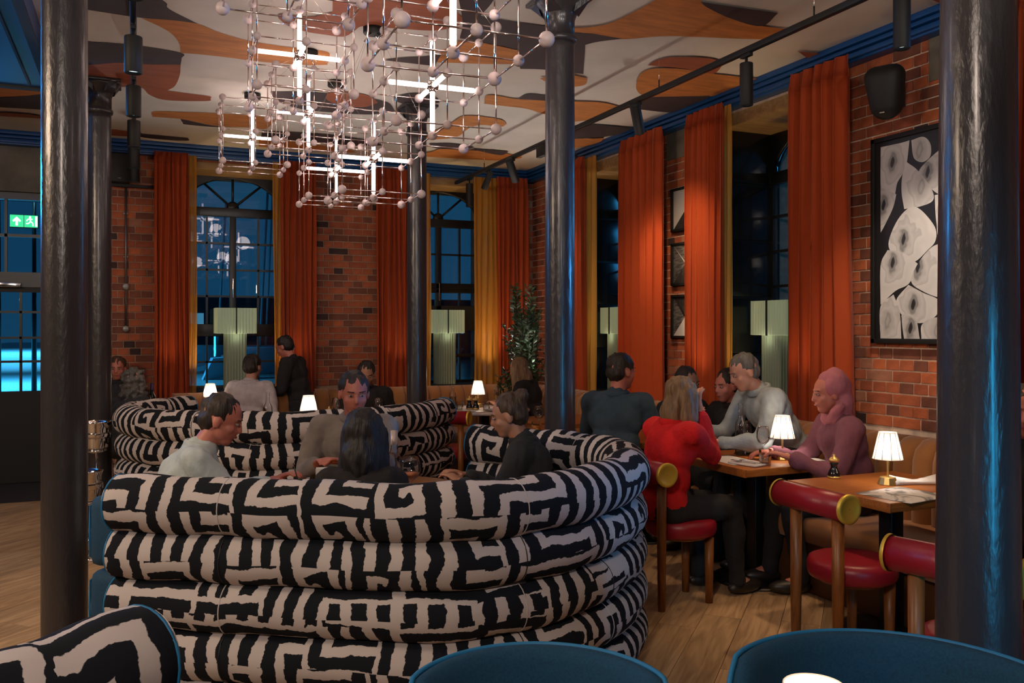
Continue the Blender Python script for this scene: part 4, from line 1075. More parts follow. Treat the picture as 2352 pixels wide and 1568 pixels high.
# ------------------------------------------------------------ pictures
def framed(name, label, X, y0, y1, z0, z1, fw, m, cat='picture', deep=.035):
    t = thing(name, label, cat, (X, (y0+y1)/2, (z0+z1)/2)); a, b = abs(y1-y0)/2, (z1-z0)/2
    f = MB()
    for s_ in (-1, 1):
        f.box((-deep/2, s_*(a-fw/2), 0), (deep, fw, 2*b), bev=.002); f.box((-deep/2, 0, s_*(b-fw/2)), (deep, 2*a, fw), bev=.002)
    f.build('frame', m_matte, t)
    MB().box((-deep*.35, 0, 0), (.006, 2*a-fw, 2*b-fw)).build('print', m, t)
    return t, a-fw, b-fw, -deep*.35-.0035
def shell_mat(k, big):
    m = bpy.data.materials.new('ink_wash_%d' % k); m.use_nodes = True; n, l = m.node_tree.nodes, m.node_tree.links; b = n['Principled BSDF']; b.inputs['Roughness'].default_value = .35
    co = n.new('ShaderNodeTexCoord'); nz = n.new('ShaderNodeTexNoise'); nz.inputs['Scale'].default_value = 5+k % 3; l.new(co.outputs['Object'], nz.inputs[0])
    mx = n.new('ShaderNodeVectorMath'); mx.operation = 'MULTIPLY_ADD'; mx.inputs[1].default_value = (0, .26, .26); l.new(nz.outputs['Color'], mx.inputs[0]); l.new(co.outputs['Object'], mx.inputs[2])
    sb = n.new('ShaderNodeVectorMath'); sb.operation = 'SUBTRACT'; sb.inputs[1].default_value = (0, .13, .13); l.new(mx.outputs[0], sb.inputs[0])
    ln = n.new('ShaderNodeVectorMath'); ln.operation = 'LENGTH'; l.new(sb.outputs[0], ln.inputs[0])
    ml = n.new('ShaderNodeMath'); ml.operation = 'MULTIPLY'; ml.inputs[1].default_value = 2.6; l.new(ln.outputs['Value'], ml.inputs[0])
    r = n.new('ShaderNodeValToRGB'); l.new(ml.outputs[0], r.inputs[0]); e = r.color_ramp.elements
    st = [(0, .02 if big else .45), (.055, .03 if big else .4), (.085, .30), (.11, .24 if big else .45), (.15, .50), (.22, .60), (.29, .50), (.31, .66), (.45, .62), (.62, .70), (1, .50)]
    e[0].position = 0; e[0].color = (st[0][1],)*3+(1,); e[1].position = 1; e[1].color = (.5, .5, .5, 1)
    for p_, c_ in st[1:-1]: x = e.new(p_); x.color = (c_, c_, c_*.99, 1)
    l.new(r.outputs[0], b.inputs['Base Color']); return m
tA, aA, bA, xA = framed('framed_artwork', 'tall framed black and white print of pale shell shapes on the right brick pier', XR-.03, 3.46, 4.405, 1.455, 2.815, .03, mat('ink_black', (.012, .012, .014), .4))
cy_, cz_ = (3.46+4.405)/2, (1.455+2.815)/2
def apt(px, py):
    X_ = XR-.05; r_ = (px-CXP)/F; d_ = X_/(CT*r_+ST); return d_*(CT-ST*r_)-cy_, H+(YH-py)/F*d_-cz_
SHELLS = [
 ((2046, 372), 1, [(2022, 338), (2068, 328), (2088, 322), (2082, 372), (2074, 396), (2060, 420), (2052, 452), (2030, 462), (2022, 430)]),
 ((2108, 344), 0, [(2092, 322), (2120, 314), (2136, 330), (2136, 358), (2118, 372), (2098, 362)]),
 ((2127, 394), 1, [(2112, 388), (2165, 338), (2200, 330), (2200, 470), (2146, 440), (2120, 410)]),
 ((2112, 428), 0, [(2082, 372), (2108, 392), (2138, 432), (2142, 460), (2112, 474), (2076, 480), (2070, 440), (2072, 402)]),
 ((2026, 470), 1, [(2022, 430), (2058, 446), (2050, 478), (2030, 520), (2022, 534)]),
 ((2072, 548), 1, [(2086, 478), (2112, 480), (2146, 520), (2148, 552), (2130, 574), (2096, 602), (2056, 588), (2040, 560), (2058, 510)]),
 ((2172, 500), 1, [(2146, 448), (2230, 430), (2260, 520), (2230, 560), (2162, 552), (2150, 510)]),
 ((2047, 602), 1, [(2038, 574), (2074, 580), (2108, 606), (2088, 650), (2056, 668), (2022, 700), (2022, 610)]),
 ((2105, 612), 1, [(2128, 578), (2170, 560), (2250, 590), (2240, 668), (2170, 684), (2118, 668), (2092, 640)]),
 ((2094, 698), 1, [(2086, 654), (2120, 672), (2156, 690), (2150, 724), (2112, 742), (2072, 724), (2058, 690)]),
 ((2088, 752), 1, [(2070, 724), (2086, 720), (2104, 734), (2112, 778), (2076, 778), (2072, 750)]),
 ((2036, 735), 0, [(2022, 704), (2052, 676), (2066, 716), (2070, 778), (2022, 778)]),
 ((2150, 756), 0, [(2118, 744), (2156, 728), (2230, 740), (2230, 790), (2140, 780), (2116, 778)]),
 ((2200, 400), 1, [(2190, 300), (2300, 300), (2320, 420), (2230, 430), (2190, 400)]),
 ((2230, 700), 1, [(2170, 690), (2240, 674), (2330, 690), (2330, 760), (2230, 740), (2165, 724)]),
 ((2300, 560), 1, [(2262, 520), (2340, 470), (2360, 620), (2250, 660)])]
for k, (ctr, big, poly) in enumerate(SHELLS):
    oy, oz = apt(*ctr); q = [apt(*p_) for p_ in smooth_outline(poly)]
    q = [(max(-aA+.002, min(aA-.002, y_))-oy, max(-bA+.002, min(bA-.002, z_))-oz) for y_, z_ in q]
    MB().add([(0, y_, z_) for y_, z_ in q], [list(range(len(q)))]).build('printed_shell', shell_mat(k, big), tA, loc=(xA-.0006-.0002*k, oy, oz))
def tri_mat(name, k):
    return mat(name, (.45, .45, .44), .6, noise=.9, nscale=14, stretch=((1, 1, 6) if k % 2 else (1, 6, 1)))
pale = mat('print_paper_grey', (.6, .6, .6), .5); inkd = mat('print_ink', (.03, .03, .03), .5, noise=.9, nscale=18, stretch=(1, 5, 1)); inkm = mat('print_ink_streak', (.11, .11, .11), .5, noise=.95, nscale=12, stretch=(1, 1, 5))
ya, yb_ = YR(1545, 4.56), YR(1545, 4.56)-.42
for k, (z0, z1, lb, tris) in enumerate((
  (2.44, 2.835, 'top small framed print, pale with a dark triangle at the foot', [((1, -1), (-1, -1), (-.3, .2), inkd)]),
  (1.945, 2.335, 'middle small framed print of dark facing triangles', [((1, 1), (1, -1), (0, 0), inkm), ((1, -1), (-1, -1), (0, 0), inkd), ((-1, 1), (-1, -1), (0, 0), inkm), ((1, 1), (-1, 1), (0, .1), inkm)]),
  (1.465, 1.86, 'bottom small framed print with a pale lower triangle', [((1, 1), (-1, 1), (0, -.1), inkd), ((1, 1), (1, -1), (0, 0), inkm)]))):
    t, a, b, xx = framed('framed_print', lb, XR-.02, yb_, ya, z0, z1, .022, pale)
    for p1_, p2_, p3_, mm in tris:
        MB().add([(xx, q[0]*a, q[1]*b) for q in (p1_, p2_, p3_)], [(0, 1, 2)]).build('printed_triangle', mm, t)

# ------------------------------------------------------------ speakers, conduit
def speaker(label, loc, rz, pitch=0, s=1):
    t = thing('wall_speaker', label, 'speaker', loc, rz)
    rot = Matrix.Rotation(pitch, 3, 'Y')
    prof = []
    bm = bmesh.new(); bmesh.ops.create_cube(bm, size=1)
    for v in bm.verts:
        tt = .5-v.co.z; v.co = Vector((v.co.x*.20*(1-.25*(v.co.x > 0)), v.co.y*(.25-.09*tt), v.co.z*.32))
    bmesh.ops.bevel(bm, geom=bm.edges[:], offset=.078, segments=5, affect='EDGES', profile=.5); bm.verts.index_update()
    b = MB().add([rot @ (v.co*s) for v in bm.verts], [[v.index for v in f.verts] for f in bm.faces], 0, True); bm.free()
    b.build('cabinet', m_matte, t)
    MB().box(rot @ Vector((-.102*s, 0, -.115*s)), (.004, .028*s, .006*s)).build('name_badge', m_steel, t)
    MB().bar((.06*s, 0, 0), (.22*s, 0, .02), .014, 10).build('bracket_arm', m_matte, t)
    MB().box((.225*s, 0, .02), (.012, .08, .14), bev=.003).build('bracket_plate', m_matte, t)
    return t
p = at(2036, 5.45, 2.99); speaker('black rounded loudspeaker under the crown above the large artwork', (XR-.24, YR(2036, XR-.24), 3.04), R(25), R(-12), 1.05)
t = thing('wall_monitor', 'black rectangular loudspeaker high on the left brick pier', 'speaker', (XB(275, 9.8), 9.83, 3.20))
MB().box((0, 0, 0), (.19, .16, .30), bev=.012).build('cabinet', m_matte, t); MB().box((0, -.082, -.11), (.03, .004, .006)).build('name_badge', m_steel, t)
MB().box((.23, .05, -.165), (.62, .03, .03)).build('mounting_bar', m_matte, t)
t = thing('steel_conduit', 'galvanised conduit with two round junction boxes on the left brick pier', 'conduit', (XB(289, 9.9), 9.93, 1.55))
MB().bar((0, -.01, .0), (0, -.01, 1.62), .011, 12).build('pipe', mat('galvanised_steel', (.20, .21, .22), .4, .8), t)
for z in (.0, .44): MB().lathe([(.032, 0), (.032, .03), (.028, .034)], 20, (0, .01, z), rot=Matrix.Rotation(pi/2, 3, 'X')).build('junction_box', mat('galvanised_box', (.30, .31, .31), .45, .6), t)
for z in (.75, 1.2): MB().box((0, -.008, z), (.045, .012, .014), bev=.002).build('saddle_clip', mat('galvanised_steel', (.20, .21, .22), .4, .8), t)

# ------------------------------------------------------------ champagne stand
def bucket_stand(label, loc, zt, tilt=0):
    t = thing('wine_cooler_stand', label, 'wine cooler', loc)
    MB().lathe([(.13, 0), (.13, .006), (.11, .02), (.03, .035), (.012, .05)], 32).build('foot', m_steel, t)
    MB().bar((0, 0, .04), (0, 0, zt-.22), .010, 12).build('pole', m_steel, t)
    MB().lathe([(.105, zt-.085), (.107, zt-.12), (.102, zt-.12), (.100, zt-.085), (.105, zt-.085)], 32, cap=False).build('holder_ring', m_steel, t)
    MB().lathe([(.005, zt-.20), (.078, zt-.20), (.084, zt-.19), (.098, zt-.03), (.104, zt-.01), (.108, zt), (.103, zt), (.094, zt-.03), (.078, zt-.185)], 36, cap=False).build('bucket', m_steel, t)
    MB().lathe([(.075, zt-.205), (.078, zt-.22), (.012, zt-.24)], 24).build('cradle', m_steel, t)
    return t
p = at(221, 6.5, 0); bucket_stand('polished steel wine cooler on a stand behind the left column', (p.x, p.y, 0), .86)
p = at(198, 5.9, 0); bucket_stand('second lower steel wine cooler mostly behind the left column', (p.x, p.y, 0), .59)

# ------------------------------------------------------------ tall plant in the corner
def plant(label, x, y):
    t = thing('potted_tree', label, 'plant', (x, y, 0)); rnd = random.Random(5)
    MB().lathe([(.13, 0), (.17, .30), (.18, .34), (.16, .34), (.15, .28)], 28).build('pot', mat('clay_black', (.02, .02, .02), .6), t)
    MB().lathe([(.005, .27), (.155, .27)], 20, cap=False).build('soil', m_bark, t)
    tips = []
    for k in range(70):
        hb = .25+rnd.random()*1.45; a = rnd.uniform(0, 2*pi); sp = .40*(1-max(0, hb-.5)/1.45)**.7
        L = rnd.uniform(.25, .5); e = Vector((cos(a)*sp*rnd.uniform(.5, 1), sin(a)*sp*.6*rnd.uniform(.5, 1), hb+L))
        b0 = Vector((rnd.uniform(-.02, .02), rnd.uniform(-.02, .02), hb-.15)); mid = (b0+e)/2+Vector((cos(a)*.05, sin(a)*.05, -.04))
        tips.append((b0, mid, e))
    mb = MB().sweep([(0, 0, .25), (.02, .01, .8), (-.01, .02, 1.4), (.0, 0, 1.95)], [.022, .018, .012, .004], 8); mb.build('trunk', m_bark, t)
    br = MB(); lv = MB()
    for b0, mid, e in tips:
        br.sweep([b0, mid, e], [.006, .004, .0015], 5)
        for q in range(46):
            s = .15+.85*q/46; c = b0*(1-s)**2+mid*2*s*(1-s)+e*s*s
            a = rnd.uniform(0, 2*pi); dv = Vector((cos(a), sin(a), rnd.uniform(-.1, 1.0))).normalized(); L = rnd.uniform(.05, .085); wv = dv.cross(Vector((rnd.random(), rnd.random(), .3))).normalized()*.011
            lv.add([c, c+dv*L*.5+wv, c+dv*L, c+dv*L*.5-wv], [(0, 1, 2, 3)], rnd.choice((0, 0, 0, 1)))
    br.build('branches', m_bark, t, kind='stuff'); lv.build('foliage', m_leaf, t, kind='stuff')
pp_ = at(1204, 9.75, 0); plant('tall leafy tree in the back right corner beside the middle column', pp_.x, pp_.y)
# ------------------------------------------------------------ people
def blob(name, prims, m, parent, voxel=.010, smooth=3, fold=0, fscale=(9, 9, 9), inflate=0):
    mb = MB()
    for p in prims:
        if p[0] == 'c':
            _, a, b, r1, r2 = p; a, b = Vector(a), Vector(b); r1 += inflate; r2 += inflate; d = b-a; L = d.length
            if L < 1e-5: continue
            rot = d.to_track_quat('Z', 'Y').to_matrix(); prof = []
            for k in range(5): an = -pi/2+(pi/2)*k/4; prof.append((max(.0005, r1*cos(an)), r1*sin(an)))
            for k in range(5): an = (pi/2)*k/4; prof.append((max(.0005, r2*cos(an)), L+r2*sin(an)))
            mb.lathe(prof, 14, a, rot=rot)
        else:
            _, c, r, rot = p; mb.sph(c, tuple(q+inflate for q in r), 20, 14, rot=rot)
    me = bpy.data.meshes.new('t'); me.from_pydata([tuple(v) for v in mb.v], [], mb.f)
    o = bpy.data.objects.new('t', me); C.objects.link(o)
    md = o.modifiers.new('r', 'REMESH'); md.mode = 'VOXEL'; md.voxel_size = voxel; md.use_smooth_shade = True
    ms = o.modifiers.new('s', 'SMOOTH'); ms.factor = .5; ms.iterations = smooth
    dg = bpy.context.evaluated_depsgraph_get(); m2 = bpy.data.meshes.new_from_object(o.evaluated_get(dg))
    bpy.data.objects.remove(o); m2.name = name
    if fold:
        nor = [v.normal.copy() for v in m2.vertices]
        for v, nn in zip(m2.vertices, nor):
            q = Vector((v.co.x*fscale[0], v.co.y*fscale[1], v.co.z*fscale[2]))
            v.co += nn*fold*(mnoise.noise(q)+.5*abs(mnoise.noise(q*2.1)))
    m2.materials.clear(); m2.materials.append(m)
    m2.polygons.foreach_set('use_smooth', [True]*len(m2.polygons))
    return link(name, m2, parent)
SK = {'fair': mat('skin_fair', (.52, .25, .17), .5, noise=.06), 'ruddy': mat('skin_ruddy', (.50, .17, .12), .5, noise=.08), 'tan': mat('skin_tan', (.38, .18, .11), .5, noise=.06)}
m_lip = mat('lip', (.32, .07, .06), .5); m_eye = mat('eye_white', (.32, .28, .25), .3); m_iris = mat('iris', (.02, .015, .01), .2)
def hairm(n, c): return mat('hair_'+n, c, .55, noise=.45, nscale=60, bump=.6, bscale=120, stretch=(1, 1, .12))
HM = {'black': hairm('black', (.012, .009, .008)), 'brown': hairm('brown', (.05, .028, .015)), 'blonde': hairm('blonde', (.20, .12, .06)), 'grey': hairm('grey', (.10, .095, .09)), 'dark': hairm('dark', (.022, .014, .010))}
def cloth(n, c, b=.25): return mat('cloth_'+n, c, .9, noise=.12, nscale=20, bump=b, bscale=90)
m_trous = cloth('black_trousers', (.012, .012, .014)); m_shoe = mat('dark_leather', (.02, .015, .012), .4)
def person(label, loc, phi, top, hair='brown', style='short', skin='fair', lean=10, lhand=None, rhand=None, head=(0, 0), seat=.46, stand=False, voxel=.009, coat=None, legs=True, sc=1.0, trous=None, long_sleeve=True, hood=None, shorts=0, collar=True, vol=0, side=0):
    t = thing('person', label, 'person', (loc[0], loc[1], 0), -(TH+R(phi)))
    t.scale = (sc, sc, sc) if not isinstance(sc, tuple) else sc
    RX = lambda a: Matrix.Rotation(R(a), 3, 'X')
    pel = Vector((0, 0, .93 if stand else seat+.10))
    sp = (Matrix.Rotation(R(side), 3, 'Y') @ RX(-lean)) 
    def S_(x, y, z): return pel+sp @ Vector((x, y, z))
    waist, chest, neck = S_(0, 0, .16), S_(0, .0, .32), S_(0, -.005, .47)
    sh = [S_(-.175, 0, .42), S_(.175, 0, .42)]
    hr = Matrix.Rotation(R(-head[0]), 3, 'Z') @ RX(-head[1])
    hc = neck+Vector(sp @ Vector((0, .025, .05)))*1.0+hr @ Vector((0, .01, .10))
    def Hd(x, y, z): return hc+hr @ Vector((x, y, z))
    skin_p = [('e', waist, (.12, .085, .14), sp), ('e', chest, (.145, .095, .14), sp), ('e', pel, (.14, .10, .10), sp), ('c', sh[0], sh[1], .05, .05),
              ('c', neck, Hd(0, -.015, -.05), .054, .052),
              ('e', Hd(0, -.012, .03), (.074, .093, .088), hr), ('e', Hd(0, .018, -.03), (.060, .072, .070), hr), ('e', Hd(0, .045, -.080), (.036, .036, .030), hr),
              ('c', Hd(0, .083, .018), Hd(0, .097, -.019), .008, .0125), ('e', Hd(0, .072, .032), (.046, .014, .009), hr),
              ('e', Hd(0, .080, -.050), (.022, .012, .012), hr),
              ('e', Hd(-.076, -.008, -.006), (.009, .020, .030), hr), ('e', Hd(.076, -.008, -.006), (.009, .020, .030), hr),
              ('e', Hd(-.04, .05, -.02), (.022, .026, .022), hr), ('e', Hd(.04, .05, -.02), (.022, .026, .022), hr)]
    top_p = [('e', pel+sp @ Vector((0, 0, .02)), (.165, .125, .12), sp), ('e', waist, (.158, .118, .14), sp), ('e', chest, (.178, .125, .15), sp),
             ('c', sh[0]+sp @ Vector((.02, -.01, -.005)), sh[1]+sp @ Vector((-.02, -.01, -.005)), .068, .068), ('c', S_(0, -.01, .40), S_(0, -.005, .465), .085, .062)]
    for i, hd in ((0, lhand), (1, rhand)):
        sg = -1 if i == 0 else 1
        tgt = Vector(hd[:3]) if hd else S_(sg*.23, .12, -.08)
        if stand and not hd: tgt = S_(sg*.24, .06, -.10)
        v = tgt-sh[i]; L = min(v.length, .545); v = v.normalized()*L; tgt = sh[i]+v
        a, b = .29, .265; x = (a*a-b*b+L*L)/(2*L); hgt = math.sqrt(max(0, a*a-x*x))
        pole = Vector((sg*.5, -.35, -1.0)); pole = (pole-v.normalized()*pole.dot(v.normalized())).normalized()
        el = sh[i]+v.normalized()*x+pole*hgt
        skin_p += [('c', sh[i], el, .042, .034), ('c', el, tgt, .033, .023)]
        top_p += [('c', sh[i], el, .064, .050), ('c', el, el+(tgt-el)*(.88 if long_sleeve else .1), .050, .038 if long_sleeve else .048)]
        fd = (tgt-el).normalized()
        if hd and len(hd) > 3: fd = Vector(hd[3]).normalized()
        up = Vector((0, 0, 1)); sd = fd.cross(up).normalized() if abs(fd.z) < .95 else Vector((1, 0, 0)); nn = sd.cross(fd).normalized()
        rot = Matrix((sd, fd, nn)).transposed()
        skin_p.append(('e', tgt+fd*.045, (.038, .050, .015), rot))
        for k, ln in enumerate((.060, .072, .066, .050)):
            o_ = (k-1.5)*.0205*-sg
            b0 = tgt+fd*.030+sd*o_*.6; b1 = tgt+fd*.086+sd*o_; b2 = b1+(fd*.90-nn*.35).normalized()*ln*.55; b3 = b2+(fd*.5-nn*.85).normalized()*ln*.5
            skin_p += [('c', b0, b1, .009, .0088), ('c', b1, b2, .0086, .0078), ('c', b2, b3, .0078, .0068)]
        th0 = tgt+fd*.02-sd*sg*.022; th1 = th0+(fd*.5-sd*sg*.85-nn*.2).normalized()*.042; th2 = th1+(fd*.95-sd*sg*.2-nn*.3).normalized()*.034
        skin_p += [('c', th0, th1, .0125, .0105), ('c', th1, th2, .0100, .0080)]
    leg_p = []
    if stand:
        for sg in (-1, 1):
            hp, kn, an = pel+Vector((sg*.09, 0, -.04)), Vector((sg*.10, .03, .50)), Vector((sg*.105, -.01+.06*sg, .09))
            skin_p += [('c', hp, kn, .07, .05), ('c', kn, an, .048, .035)]; leg_p += [('c', hp, kn, .092, .066), ('c', kn, an, .066, .054)]
            skin_p.append(('c', an, an+Vector((0, .13, -.05)), .035, .03))
            MB().sph(an+Vector((0, .06, -.045)), (.048, .135, .045), 16, 10).build('shoe', m_shoe, t)
    else:
        for sg in (-1, 1):
            hp, kn = pel+Vector((sg*.09, .02, -.03)), Vector((sg*.12, .43, seat+.06)); an = Vector((sg*.12, .42+.05*sg, .09))
            skin_p += [('c', hp, kn, .065, .05), ('c', kn, an, .046, .034)]; leg_p += [('c', hp, kn, .090, .068), ('c', kn, an, .062, .050)]
            skin_p.append(('c', an, an+Vector((0, .13, -.05)), .033, .028))
            MB().sph(an+Vector((0, .06, -.045)), (.046, .13, .043), 16, 10).build('shoe', m_shoe, t)
    leg_p.append(('e', pel+Vector((0, 0, -.01)), (.158, .125, .095), None))
    blob('body', skin_p, SK[skin], t, voxel, 2)
    blob('top', top_p, top, t, .013, 3, .020, (11, 11, 5), .006)
    if legs: blob('trousers', leg_p, trous or m_trous, t, .016, 3, .016, (10, 6, 8))
    if collar:
        ring = [neck+sp @ Vector((.072*cos(a), -.006+.066*sin(a), .002+.012*sin(a))) for a in [2*pi*i/20 for i in range(20)]]
        MB().sweep(ring, .014, 8, closed=True, rz=.024).build('collar', top, t)
    # face
    for sg in (-1, 1):
        e = MB().sph(Hd(sg*.030, .077, .012), (.0125, .010, .0062), 12, 8, rot=hr).build('eye', m_eye, t)
        MB().sph(Hd(sg*.030, .0835, .012), (.0056, .005, .0056), 10, 6).build('iris', m_iris, e)
        MB().bar(Hd(sg*.014, .087, .032), Hd(sg*.047, .075, .034), .0026, 6).build('eyebrow', HM[hair], t)
    MB().sph(Hd(0, .0895, -.052), (.021, .006, .0055), 14, 8, rot=hr).build('mouth', m_lip, t)
    hp_ = [('e', Hd(0, -.026, .046), (.082, .092, .084), hr)]
    if style == 'short': hp_ += [('e', Hd(0, -.05, .0), (.078, .062, .07), hr)]
    if style == 'crop': hp_ = [('e', Hd(0, -.020, .046), (.079, .090, .080), hr), ('e', Hd(0, -.050, -.005), (.074, .056, .065), hr)]
    if style in ('long', 'bob', 'curly'):
        dn = {'long': -.26, 'bob': -.15, 'curly': -.24}[style]; wd = {'long': .052, 'bob': .058, 'curly': .085}[style]
        for x, y in ((-.072, -.02), (.072, -.02), (-.045, -.075), (.045, -.075), (0, -.09), (-.075, .02), (.075, .02)):
            e0 = Hd(x*.9, y*.8, .03); e1 = Vector((e0.x*1.0, e0.y, e0.z+dn))+(sp @ Vector((x*.25, -.02, 0)))
            hp_.append(('c', e0, e1, .036, wd*.62))
        hp_.append(('e', Hd(0, -.05, -.08), (.088, .066, .12), hr))
    if style == 'bun': hp_ += [('e', Hd(0, -.05, .0), (.078, .060, .07), hr), ('e', Hd(0, -.10, .09), (.042, .042, .042), hr)]
    if not hood: blob('hair', hp_, HM[hair], t, .009 if style != 'curly' else .012, 2, .012 if style != 'curly' else .045, (40, 40, 9) if style != 'curly' else (28, 28, 28), vol)
    if hood:
        q = [('e', Hd(0, -.040, .045), (.098, .094, .102), hr), ('e', Hd(0, -.065, -.07), (.100, .065, .11), hr), ('c', Hd(-.085, -.02, -.08), Hd(-.04, .02, -.155), .028, .034), ('c', Hd(.085, -.02, -.08), Hd(.04, .02, -.155), .028, .034), ('c', Hd(-.04, .02, -.155), Hd(.04, .02, -.155), .034, .034), ('e', Hd(0, -.04, -.17), (.13, .09, .05), hr)]
        blob('head_scarf', q, hood, t, .012, 3, .02, (14, 14, 6))
    return t
c_grey = cloth('pale_grey_shirt', (.46, .53, .54)); c_beige = cloth('beige_jacket', (.26, .22, .19)); c_black = cloth('black_knit', (.012, .010, .011)); c_white = cloth('white_shirt', (.50, .45, .46))
c_navy = cloth('blue_grey_jacket', (.035, .065, .095)); c_redk = cloth('red_knit', (.62, .008, .010), .5); c_mauve = cloth('mauve_sweater', (.16, .055, .085)); c_pink = cloth('pink_scarf', (.42, .14, .17)); c_pale = cloth('pale_blue_shirt', (.30, .35, .37)); c_dk = cloth('charcoal_top', (.02, .022, .026))
def seated(label, px, d, phi, **k): 
    p = at(px, d, 0); return person(label, (p.x, p.y), phi, **k)
seated('person in a pale grey shirt leaning forward at the left of the front booth', 366, 4.05, 72, top=c_grey, hair='dark', style='crop', skin='ruddy', lean=24, rhand=(.14, .60, .80), lhand=(-.12, .52, .80), head=(10, 22), voxel=.007)
seated('person with black hair sitting with back to us at the centre of the front booth', 826, 3.84, 0, top=c_black, hair='black', style='long', lean=8, head=(4, 10), voxel=.009, rhand=(.06, .26, .80), lhand=(-.06, .26, .80), sc=(.84, .92, .93), seat=.42, vol=.022)
seated('person in a beige jacket facing us across the front booth table', 818, 5.0, 176, top=c_beige, hair='dark', style='crop', skin='ruddy', lean=14, rhand=(.17, .30, .80), lhand=(.02, .32, .80), head=(-15, 12), voxel=.008, sc=1.03)
seated('person in dark clothes bending over the right side of the front booth table', 1250, 4.55, -82, top=c_dk, hair='brown', style='bun', skin='tan', lean=16, rhand=(.10, .46, .80), lhand=(-.12, .44, .80), head=(-6, 16), voxel=.008, sc=.95)
seated('person in a white shirt seen from behind before the left arched window', 568, 8.5, 12, top=c_white, hair='dark', style='short', lean=8, head=(6, 6), sc=1.0)
seated('person in black standing bent beside the rust curtain right of the left window', 692, 8.75, -80, top=c_black, hair='black', style='short', skin='ruddy', stand=True, lean=14, head=(0, 26), rhand=(.10, .36, 1.02), lhand=(-.08, .34, 1.0), sc=.90)
seated('person with a ruddy face half hidden at the far left table', 274, 8.85, 165, top=c_dk, hair='brown', style='crop', skin='ruddy', lean=6, head=(0, 8), sc=.98)
seated('person with long curly grey-brown hair seen from behind at far left', 284, 7.6, 20, top=c_dk, hair='grey', style='curly', lean=10, head=(30, 10), sc=.92)
seated('person with dark hair facing the brick pier behind the second booth', 842, 8.25, 170, top=c_black, hair='black', style='short', skin='tan', lean=8, head=(0, 24), sc=.97)
seated('person with long blonde hair in black beside the tall plant', 1230, 9.0, -70, top=c_black, hair='blonde', style='long', skin='fair', lean=14, head=(0, 20), rhand=(.1, .4, .78), lhand=(-.1, .4, .78), sc=.98)
seated('person in a blue-grey jacket seen from behind right of the middle column', 1408, 5.95, 28, top=c_navy, hair='dark', style='crop', skin='ruddy', lean=10, head=(28, 6), rhand=(.16, .42, .80), lhand=(-.16, .42, .80), voxel=.009, sc=1.07)
person('person in a bright red knitted sweater on the crimson chair, hand at the cheek', (2.75, 4.22), 62, c_redk, hair='blonde', style='bob', skin='fair', lean=12, head=(8, 12), rhand=(.05, .24, 1.08, (-.1, -.1, 1)), lhand=(-.12, .34, .96, (.2, .1, 1)), voxel=.007, sc=.99)
seated('person in dark clothes facing us beyond the woman in red', 1556, 6.5, 150, top=c_dk, hair='dark', style='short', skin='tan', lean=8, head=(0, 8), sc=.98)
seated('person with dark hair in black on the banquette behind the tall clear bottle', 1702, 6.25, -118, top=c_black, hair='black', style='short', skin='ruddy', lean=10, head=(0, 10), rhand=(.14, .40, .80), lhand=(-.14, .40, .80), voxel=.009, sc=.98)
seated('person in a pale blue shirt rising from the banquette, back arched', 1822, 5.78, -100, top=c_pale, hair='grey', style='crop', skin='fair', lean=32, head=(0, 24), rhand=(.16, .62, .82), lhand=(-.16, .58, .82), seat=.62, voxel=.009, sc=1.02)
seated('person in a mauve sweater and pink head scarf at the right brick pier', 1962, 5.22, -92, top=c_mauve, hair='brown', style='short', skin='ruddy', lean=12, head=(0, 10), rhand=(.13, .46, .80, (.1, 1, -.1)), lhand=(-.15, .44, .80), hood=c_pink, voxel=.007, sc=1.0)
seated('person in dark clothes cut by the right edge of the picture', 2352, 4.05, -150, top=c_dk, hair='brown', style='crop', skin='ruddy', lean=8, head=(0, 6), sc=1.0)
# ------------------------------------------------------------ things on the tables
def bottle(label, loc, h=.30, r=.036, m=None, fill=None, fillh=.4, cap=None, print_=None, name='bottle', group=None):
    t = thing(name, label, 'bottle', loc, random.random(), group)
    MB().lathe([(r*.9, 0), (r, .006), (r, h*.55), (r*.93, h*.61), (r*.45, h*.72), (r*.38, h*.78), (r*.36, h*.95), (r*.42, h*.955), (r*.42, h*.985), (r*.36, h)], 28, cap=False).build('glass', m or m_glass, t)
    MB().lathe([(.001, .001), (r*.9, .001)], 28, cap=False).build('glass_foot', m or m_glass, t)
    if fill: MB().lathe([(.001, .006), (r*.92, .006), (r*.93, h*fillh), (.001, h*fillh)], 28, cap=False).build('contents', fill, t)
    if cap: MB().lathe([(r*.45, h*.80), (r*.45, h*1.01), (.001, h*1.012)], 20, cap=False).build('neck_foil', cap, t)
    return t
def tumbler(label, loc, h=.085, r=.036, fill=True, straw=False, liquid=None, group='tumblers'):
    t = thing('tumbler', label, 'glass', loc, random.random(), group)
    MB().lathe([(.001, .008), (r*.8, .008), (r*.96, h), (r, h), (r*.88, 0), (.001, 0)], 10 if True else 28, smooth=False, cap=False).build('glass', m_glass, t)
    if fill: MB().lathe([(.001, .010), (r*.78, .010), (r*.90, h*.62), (.001, h*.62)], 20, cap=False).build('contents', liquid or m_water, t)
    if straw: MB().bar((.01, 0, .01), (-.035, .02, h+.065), .003, 8).build('straw', m_matte, t)
    return t
